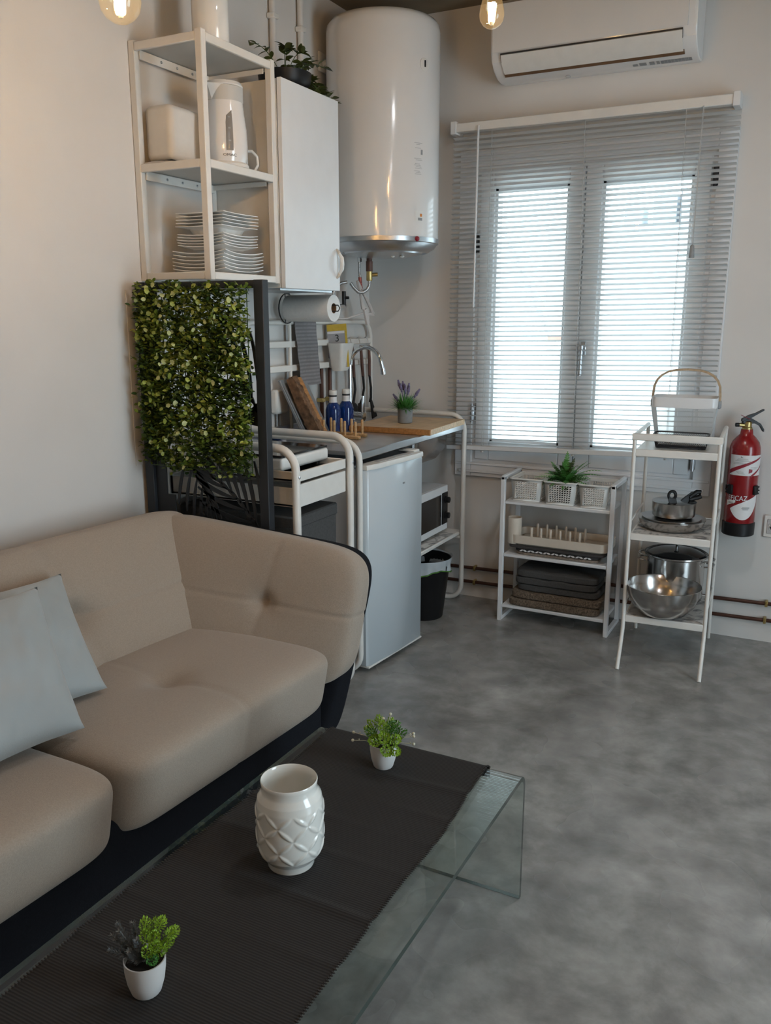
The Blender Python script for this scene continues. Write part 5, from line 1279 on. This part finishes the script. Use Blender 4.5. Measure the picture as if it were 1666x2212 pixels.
# mesh basket and black basket
def meshwall(g, A, B, C_, D, nx, ny):
    A, B, C_, D = map(Vector, (A, B, C_, D)); q = lambda u, v: tuple(A.lerp(B, u).lerp(D.lerp(C_, u), v)); o = len(g.v)
    idx = {}
    def vid(i, j):
        if (i, j) not in idx: idx[(i, j)] = len(g.v); g.v.append(q(i / (2 * nx), j / (2 * ny)))
        return idx[(i, j)]
    for i in range(0, 2 * nx + 1):
        for j in range(0, 2 * ny + 1):
            if (i + j) % 2 == 0 and 0 < i < 2 * nx and 0 < j < 2 * ny:
                if i % 2 == 1 or True: g.f.append((vid(i - 1, j), vid(i, j - 1), vid(i + 1, j), vid(i, j + 1)))
def mesh_basket(b_, t_, z0, z1, nx, ny, nz, m_, root, thick):
    g = G(); bo = [Vector((*p, z0)) for p in b_]; to_ = [Vector((*p, z1)) for p in t_]
    for k in range(4): l = (k + 1) % 4; meshwall(g, bo[k], bo[l], to_[l], to_[k], nx if k % 2 == 0 else ny, nz)
    meshwall(g, bo[0], bo[1], bo[2], bo[3], nx, ny)
    ob = P('wire_mesh', g, m_, root, fix=True, sharp=180); md = ob.modifiers.new('w', 'WIREFRAME'); md.thickness = thick; md.use_even_offset = False; return ob
mb = T('mesh_basket', 'white wire mesh basket with a bent wooden handle on the top shelf', 'basket', (1.62, -.27, .901))
tp_ = [(1.498, -.352), (1.752, -.337), (1.743, -.178), (1.488, -.193)]; bt_ = [(1.524, -.330), (1.728, -.318), (1.720, -.198), (1.516, -.210)]
mesh_basket(bt_, [(p[0] * .97 + q[0] * .03, p[1] * .97 + q[1] * .03) for p, q in zip(tp_, bt_)], .903, 1.058, 34, 20, 26, M_mesh, mb, .0014)
def hull(pts, r, z, n=5):
    o = []
    for i in range(4):
        p = Vector(pts[i]); a = (Vector(pts[i - 1]) - p).normalized(); c = (Vector(pts[(i + 1) % 4]) - p).normalized()
        for k in range(n + 1): t = k / n; q = p + a * r * (1 - t) ** 2 + c * r * t ** 2; o.append((q.x, q.y, z))
    return o
P('rim_band', G().loft([hull([(p[0] * .985 + q[0] * .015, p[1] * .985 + q[1] * .015) for p, q in zip(tp_, bt_)], .03, 1.052), hull(tp_, .03, 1.094), hull([(p[0] * .98 + 1.62 * .02, p[1] * .98 - .265 * .02) for p in tp_], .03, 1.094), hull([(p[0] * .965 + 1.62 * .035, p[1] * .965 - .265 * .035) for p in tp_], .03, 1.054)], caps=False), M_whitecool, mb)
cL = Vector((1.490, -.272, 1.068)); cR = Vector((1.752, -.257, 1.068)); hp = [cL]
for k in range(13):
    a = PI * (1 - k / 12); e = 2.6; x = (abs(math.cos(a)) ** (2 / e)) * (1 if math.cos(a) > 0 else -1); z = abs(math.sin(a)) ** (2 / e)
    hp.append(cL.lerp(cR, .5 + .5 * x) + Vector((0, 0, .03 + .105 * z)))
hp.append(cR); g = G(); rings = []
for i, p in enumerate(hp):
    t = (hp[min(i + 1, len(hp) - 1)] - hp[max(i - 1, 0)]).normalized(); s_ = Vector((-.06, 1, 0)).normalized(); nn = t.cross(s_)
    rings.append([tuple(p + s_ * a * .0115 + nn * b2 * .004) for a, b2 in ((-1, -1), (1, -1), (1, 1), (-1, 1))])
P('handle', g.loft(rings), mat('ash_wood_handle', (.42, .31, .20), .5, var=.2, vscale=20, stretch=(3, 3, 3)), mb)
for p in (cL, cR): P('handle_cap', G().box(p.x - .006, p.x + .006, p.y - .012, p.y + .012, p.z - .020, p.z + .014, .003), M_grayprint, mb)
kb = T('black_wire_basket', 'small black wire mesh tray in front of the white mesh basket', 'basket', (1.64, -.42, .901))
kt = [(1.535, -.470), (1.742, -.458), (1.736, -.352), (1.529, -.364)]; kbm = [(1.547, -.460), (1.732, -.449), (1.727, -.362), (1.541, -.373)]
mesh_basket(kbm, kt, .903, .955, 24, 13, 6, M_blackmesh, kb, .0012)
P('rim', G().tube(hull(kt, .025, .956), .0032, 6, closed=True), M_blackmesh, kb); P('foot_ring', G().tube(hull(kbm, .02, .904), .0022, 6, closed=True), M_blackmesh, kb)

# pans
def pan(name, label, cat, x, y, z, r, h, grp=None, inner=M_lining, rings=True):
    o = T(name, label, cat, (x, y, z), 0, grp)
    P('body', G().lathe([(r * .78, z), (r * .86, z + .004), (r * .95, z + h * .45), (r, z + h), (r * 1.012, z + h + .001), (r * 1.012, z + h + .003), (r * .985, z + h + .002)], x, y, 56), M_steel, o)
    P('nonstick_lining', G().lathe([(r * .986, z + h + .0018), (r * .94, z + h * .5), (r * .85, z + .006), (r * .8, z + .0045), (0, z + .0045)], x, y, 56), inner, o); return o
pan('frying_pan', 'large steel frying pan with black lining, lowest of the pan stack', 'pan', 1.612, -.345, .5565, .134, .040, 'nested pans')
pan('frying_pan', 'middle frying pan nested inside the large one under the saucepan', 'pan', 1.612, -.345, .5625, .117, .038, 'nested pans')
spn = T('saucepan', 'small steel saucepan with black handles on top of the frying pans', 'pan', (1.618, -.350, .6035))
P('body', G().lathe([(.072, .6035), (.084, .612), (.086, .62), (.087, .668), (.0885, .670), (.0865, .671)], 1.618, -.350, 56), M_steel, spn)
P('nonstick_lining', G().lathe([(.0865, .6705), (.0845, .62), (.076, .610), (0, .610)], 1.618, -.350, 48), M_lining, spn)
def spoonhandle(name, pts, w0, w1, root, hole=True):
    g = G(); rings = []
    for i, p in enumerate(pts):
        t = i / (len(pts) - 1); ww = w0 + (w1 - w0) * t; p = Vector(p); rings.append([tuple(p + Vector((.889, .458, 0)) * a * ww + Vector((-.46, .89, 0)) * b2 * .006) for a, b2 in ((-1, -1), (1, -1), (1, 1), (-1, 1))])
    g.loft(rings)
    e = Vector(pts[-1]); pr = []
    if hole: g.tube([tuple(e + Vector((.889, .458, 0)) * .0145 * math.cos(a) + Vector((0, 0, .012 + .017 * math.sin(a)))) for a in [2 * PI * k / 16 for k in range(16)]], .0065, 6, closed=True)
    return P(name, g, M_black, root)
spoonhandle('handle', [(1.620, -.400, .640), (1.622, -.398, .665), (1.615, -.398, .690)], .014, .016, spn)
spoonhandle('handle', [(1.640, -.330, .655), (1.668, -.318, .685), (1.694, -.306, .708)], .016, .014, spn, False)
P('handle_tip', G().tube([(1.672, -.318, .686), (1.700, -.304, .708), (1.712, -.298, .706)], .010, 8).tube([(1.672, -.318, .676), (1.702, -.304, .684), (1.715, -.298, .690)], .010, 8), M_black, spn)
sp = T('stock_pot', 'steel stock pot with a dark glass lid behind the mixing bowl', 'pot', (1.620, -.190, .2065))
P('body', G().lathe([(.112, .2065), (.118, .212), (.120, .225), (.120, .398), (.124, .402), (.120, .403), (.117, .40), (.116, .22), (0, .215)], 1.620, -.190, 64), M_steel, sp)
P('lid', G().lathe([(.131, .404), (.132, .409), (.124, .416), (.118, .411), (.08, .424), (.03, .430), (0, .431)], 1.620, -.190, 64), M_blackgloss, sp)
P('lid_band', G().lathe([(.1325, .403), (.1335, .407), (.1325, .411)], 1.620, -.190, 64, caps=False), M_steel, sp)
P('knob', G().lathe([(.006, .430), (.005, .448), (.011, .456), (.010, .462), (0, .463)], 1.620, -.190, 18), M_steel, sp)
for sg in (-1, 1):
    for z in (.392, .368):
        c = Vector((1.620 + sg * .121, -.190, z)); P('handle', G().tube([(c.x, c.y - .036, z), (c.x + sg * .024, c.y - .034, z + .003), (c.x + sg * .036, c.y - .018, z + .004), (c.x + sg * .036, c.y + .018, z + .004), (c.x + sg * .024, c.y + .034, z + .003), (c.x, c.y + .036, z)], .0034, 8), M_steel, sp)
S('mixing_bowl', G().lathe([(.062, .2065), (.095, .222), (.125, .256), (.143, .300), (.149, .336), (.151, .337), (.1495, .3385), (.147, .336), (.141, .300), (.123, .258), (.093, .225), (.06, .211), (0, .2095)], 1.617, -.452, 80), M_steel, 'wide stainless steel mixing bowl in front of the stock pot', 'bowl')

# ------------------------------------------------------------------ fire extinguisher
ex, ey = 1.850, -.082; er = .0625
fe = T('fire_extinguisher', 'red fire extinguisher with white labels strapped to the wall', 'fire extinguisher', (ex, ey, .5))
P('cylinder', G().lathe([(er * .96, .545), (er, .55), (er, .858), (er * .97, .878), (er * .85, .900), (er * .62, .918), (er * .42, .930), (er * .38, .952), (0, .955)], ex, ey, 56), M_red, fe)
P('foot_ring', G().lathe([(er * .98, .498), (er * 1.05, .502), (er * 1.06, .552), (er * 1.0, .556)], ex, ey, 48), M_black, fe)
P('valve', G().lathe([(.021, .950), (.021, .958), (.017, .962), (.017, .982), (.012, .986)], ex, ey, 24).tube([(ex, ey, .968), (ex - .034, ey - .018, .970)], .008, 10), M_brass, fe)
P('valve_nut', G().tube([(ex - .032, ey - .017, .970), (ex - .044, ey - .023, .970)], .0085, 8), M_black, fe)
rr_ = Vector((.889, .458, 0))
def lever(pts, w_): 
    return G().loft([[tuple(Vector((ex, ey, 0)) + rr_ * p[0] + Vector((0, 0, p[1])) + Vector((.458, -.889, 0)) * a * w_ + Vector((0, 0, b2 * p[2]))) for a, b2 in ((-1, -1), (1, -1), (1, 1), (-1, 1))] for p in pts])
P('squeeze_lever', lever([(-.026, .990, .005), (.005, 1.004, .008), (.03, 1.015, .004), (.062, 1.033, .003)], .008), M_black, fe)
P('carry_handle', lever([(-.022, .982, .005), (.008, .988, .012), (.03, .982, .006), (.052, .970, .005), (.068, .946, .005)], .010), M_black, fe)
P('safety_pin', G().tube([(ex - .028, ey - .018, 1.012), (ex + .01, ey - .01, .994)], .0012, 5), M_redprint, fe)
def onE(a, z, r=er + .0008): return (ex + r * math.cos(R(a)), ey + r * math.sin(R(a)), z)
def lab(z0, z1, a0, a1, r): return G().grid(lambda u, v: onE(a0 + (a1 - a0) * u, z0 + (z1 - z0) * v, r), 20, 6)
P('upper_label', lab(.762, .848, -140, 0, er + .0008), M_label, fe)
def band(f0, f1, a0, a1, r, n=24): return G().grid(lambda u, v: onE(a0 + (a1 - a0) * u, f0(u) + (f1(u) - f0(u)) * v, r), n, 2)
P('red_swoosh', band(lambda u: .764 + .072 * u ** .9 - .0, lambda u: .782 + .060 * u ** .85, -140, -12, er + .0016), M_redprint, fe)
P('red_swoosh', band(lambda u: .754 + .045 * u, lambda u: .765 + .040 * u, -56, -4, er + .0016), M_redprint, fe)
P('hand_symbol', band(lambda u: .772 + .006 * u, lambda u: .792 - .004 * u, -66, -52, er + .0016, 6), M_redprint, fe)
g = G()
for k, (z, a0, a1) in enumerate(((.833, -108, -72), (.829, -112, -70), (.824, -118, -62), (.816, -125, -78), (.811, -125, -85), (.798, -60, -28), (.792, -62, -34), (.778, -112, -84), (.774, -108, -84), (.770, -104, -80))):
    q = band(lambda u: z - .0013, lambda u: z + .0013, a0, a1, er + .0016, 8); g.add(q.v, q.f)
P('small_print', g, M_greylight, fe, kind='stuff')
P('label_emblem', band(lambda u: .838, lambda u: .845 - .006 * u, -98, -90, er + .0018, 4), M_grayprint, fe)
P('lower_label', band(lambda u: .572 + .060 * (2 * abs(u - .45)) ** 2.2 * (1 if u > .45 else .9), lambda u: .618 + .062 * u ** .8, -122, -14, er + .0008), M_label, fe)
tg = text_geo('EFICAZ', .030, Matrix.Identity(4), 0); q = G(); xs = [v[0] for v in tg.v]
q.add([onE(-98 + math.degrees(x / er) * .82, .664 + y, er + .0016) for x, y, z in tg.v], tg.f); P('white_lettering', q, M_label, fe, fix=False)
g = G()
for k, (z, a0, a1) in enumerate(((.646, -132, -112), (.642, -132, -108), (.626, -78, -50), (.622, -80, -50), (.617, -76, -54))):
    q = band(lambda u: z - .0014, lambda u: z + .0014, a0, a1, er + .0018, 8); g.add(q.v, q.f)
P('small_print', g, M_grayprint, fe, kind='stuff')
P('band_patch', band(lambda u: .628 + .018 * u, lambda u: .652 + .004 * u, -140, -104, er + .0012, 8), M_label, fe)
for a in (-128, -30):
    c = Vector(onE(a, .70, er + .004)); P('strap_clip', G().box(-.013, .013, -.006, .006, -.020, .020, .003).add(*(lambda q: (q.v, q.f))(G().box(.010, .020, -.004, .004, -.018, -.012).box(.010, .022, -.004, .004, -.005, .001).box(.010, .020, -.004, .004, .010, .016) if a > -90 else G().box(-.020, -.010, -.004, .004, -.018, -.012).box(-.022, -.010, -.004, .004, -.005, .001).box(-.020, -.010, -.004, .004, .010, .016))).mul(Matrix.Translation(c) @ Matrix.Rotation(R(a + 90), 4, 'Z')), M_black, fe)
P('strap', G().lathe([(er + .0012, .690), (er + .0022, .692), (er + .0022, .708), (er + .0012, .710)], ex, ey, 40, R(-20), R(205), caps=False), M_black, fe)
P('wall_bracket', G().box(ex - .03, ex + .03, ey + er, -.0005, .68, .72, .003), M_black, fe)

so = T('wall_outlet', 'white wall outlet at the right edge beside the extinguisher', 'socket', (1.99, 0, .476))
P('plate', G().box(1.946, 2.031, -.010, -.0005, .478, .578, .004), M_plastic, so); P('insert', G().box(1.960, 2.017, -.013, -.009, .495, .560, .003), M_greylight, so)
P('socket_face', G().lathe([(.021, 0), (.021, .003), (.018, .0031), (.018, -.004), (0, -.004)], 0, 0, 24).mul(Matrix.Translation((1.988, -.013, .528)) @ Matrix.Rotation(R(90), 4, 'X')), M_plastic, so)
# copper heating pipes along the window wall
for (za, zb_, lb) in ((.157, .183, 'upper'), (.083, .106, 'lower')):
    f = lambda x: za + (zb_ - za) * (x - .5) / 1.5
    pp = T('copper_pipe', '%s of two dark copper pipes running along the foot of the window wall' % lb, 'pipe', (1.5, -.022, f(1.5)))
    P('tube', G().tube([(.02, -.022, f(.02)), (4.19, -.022, f(4.19))], .0085, 12), M_copper, pp)
    for x in (1.99, .62, 3.2):
        P('clip', G().box(x - .006, x + .006, -.034, -.0005, f(x) - .013, f(x) + .013, .002).tube([(x, -.034, f(x)), (x, -.042, f(x))], .004, 8), M_brass, pp)
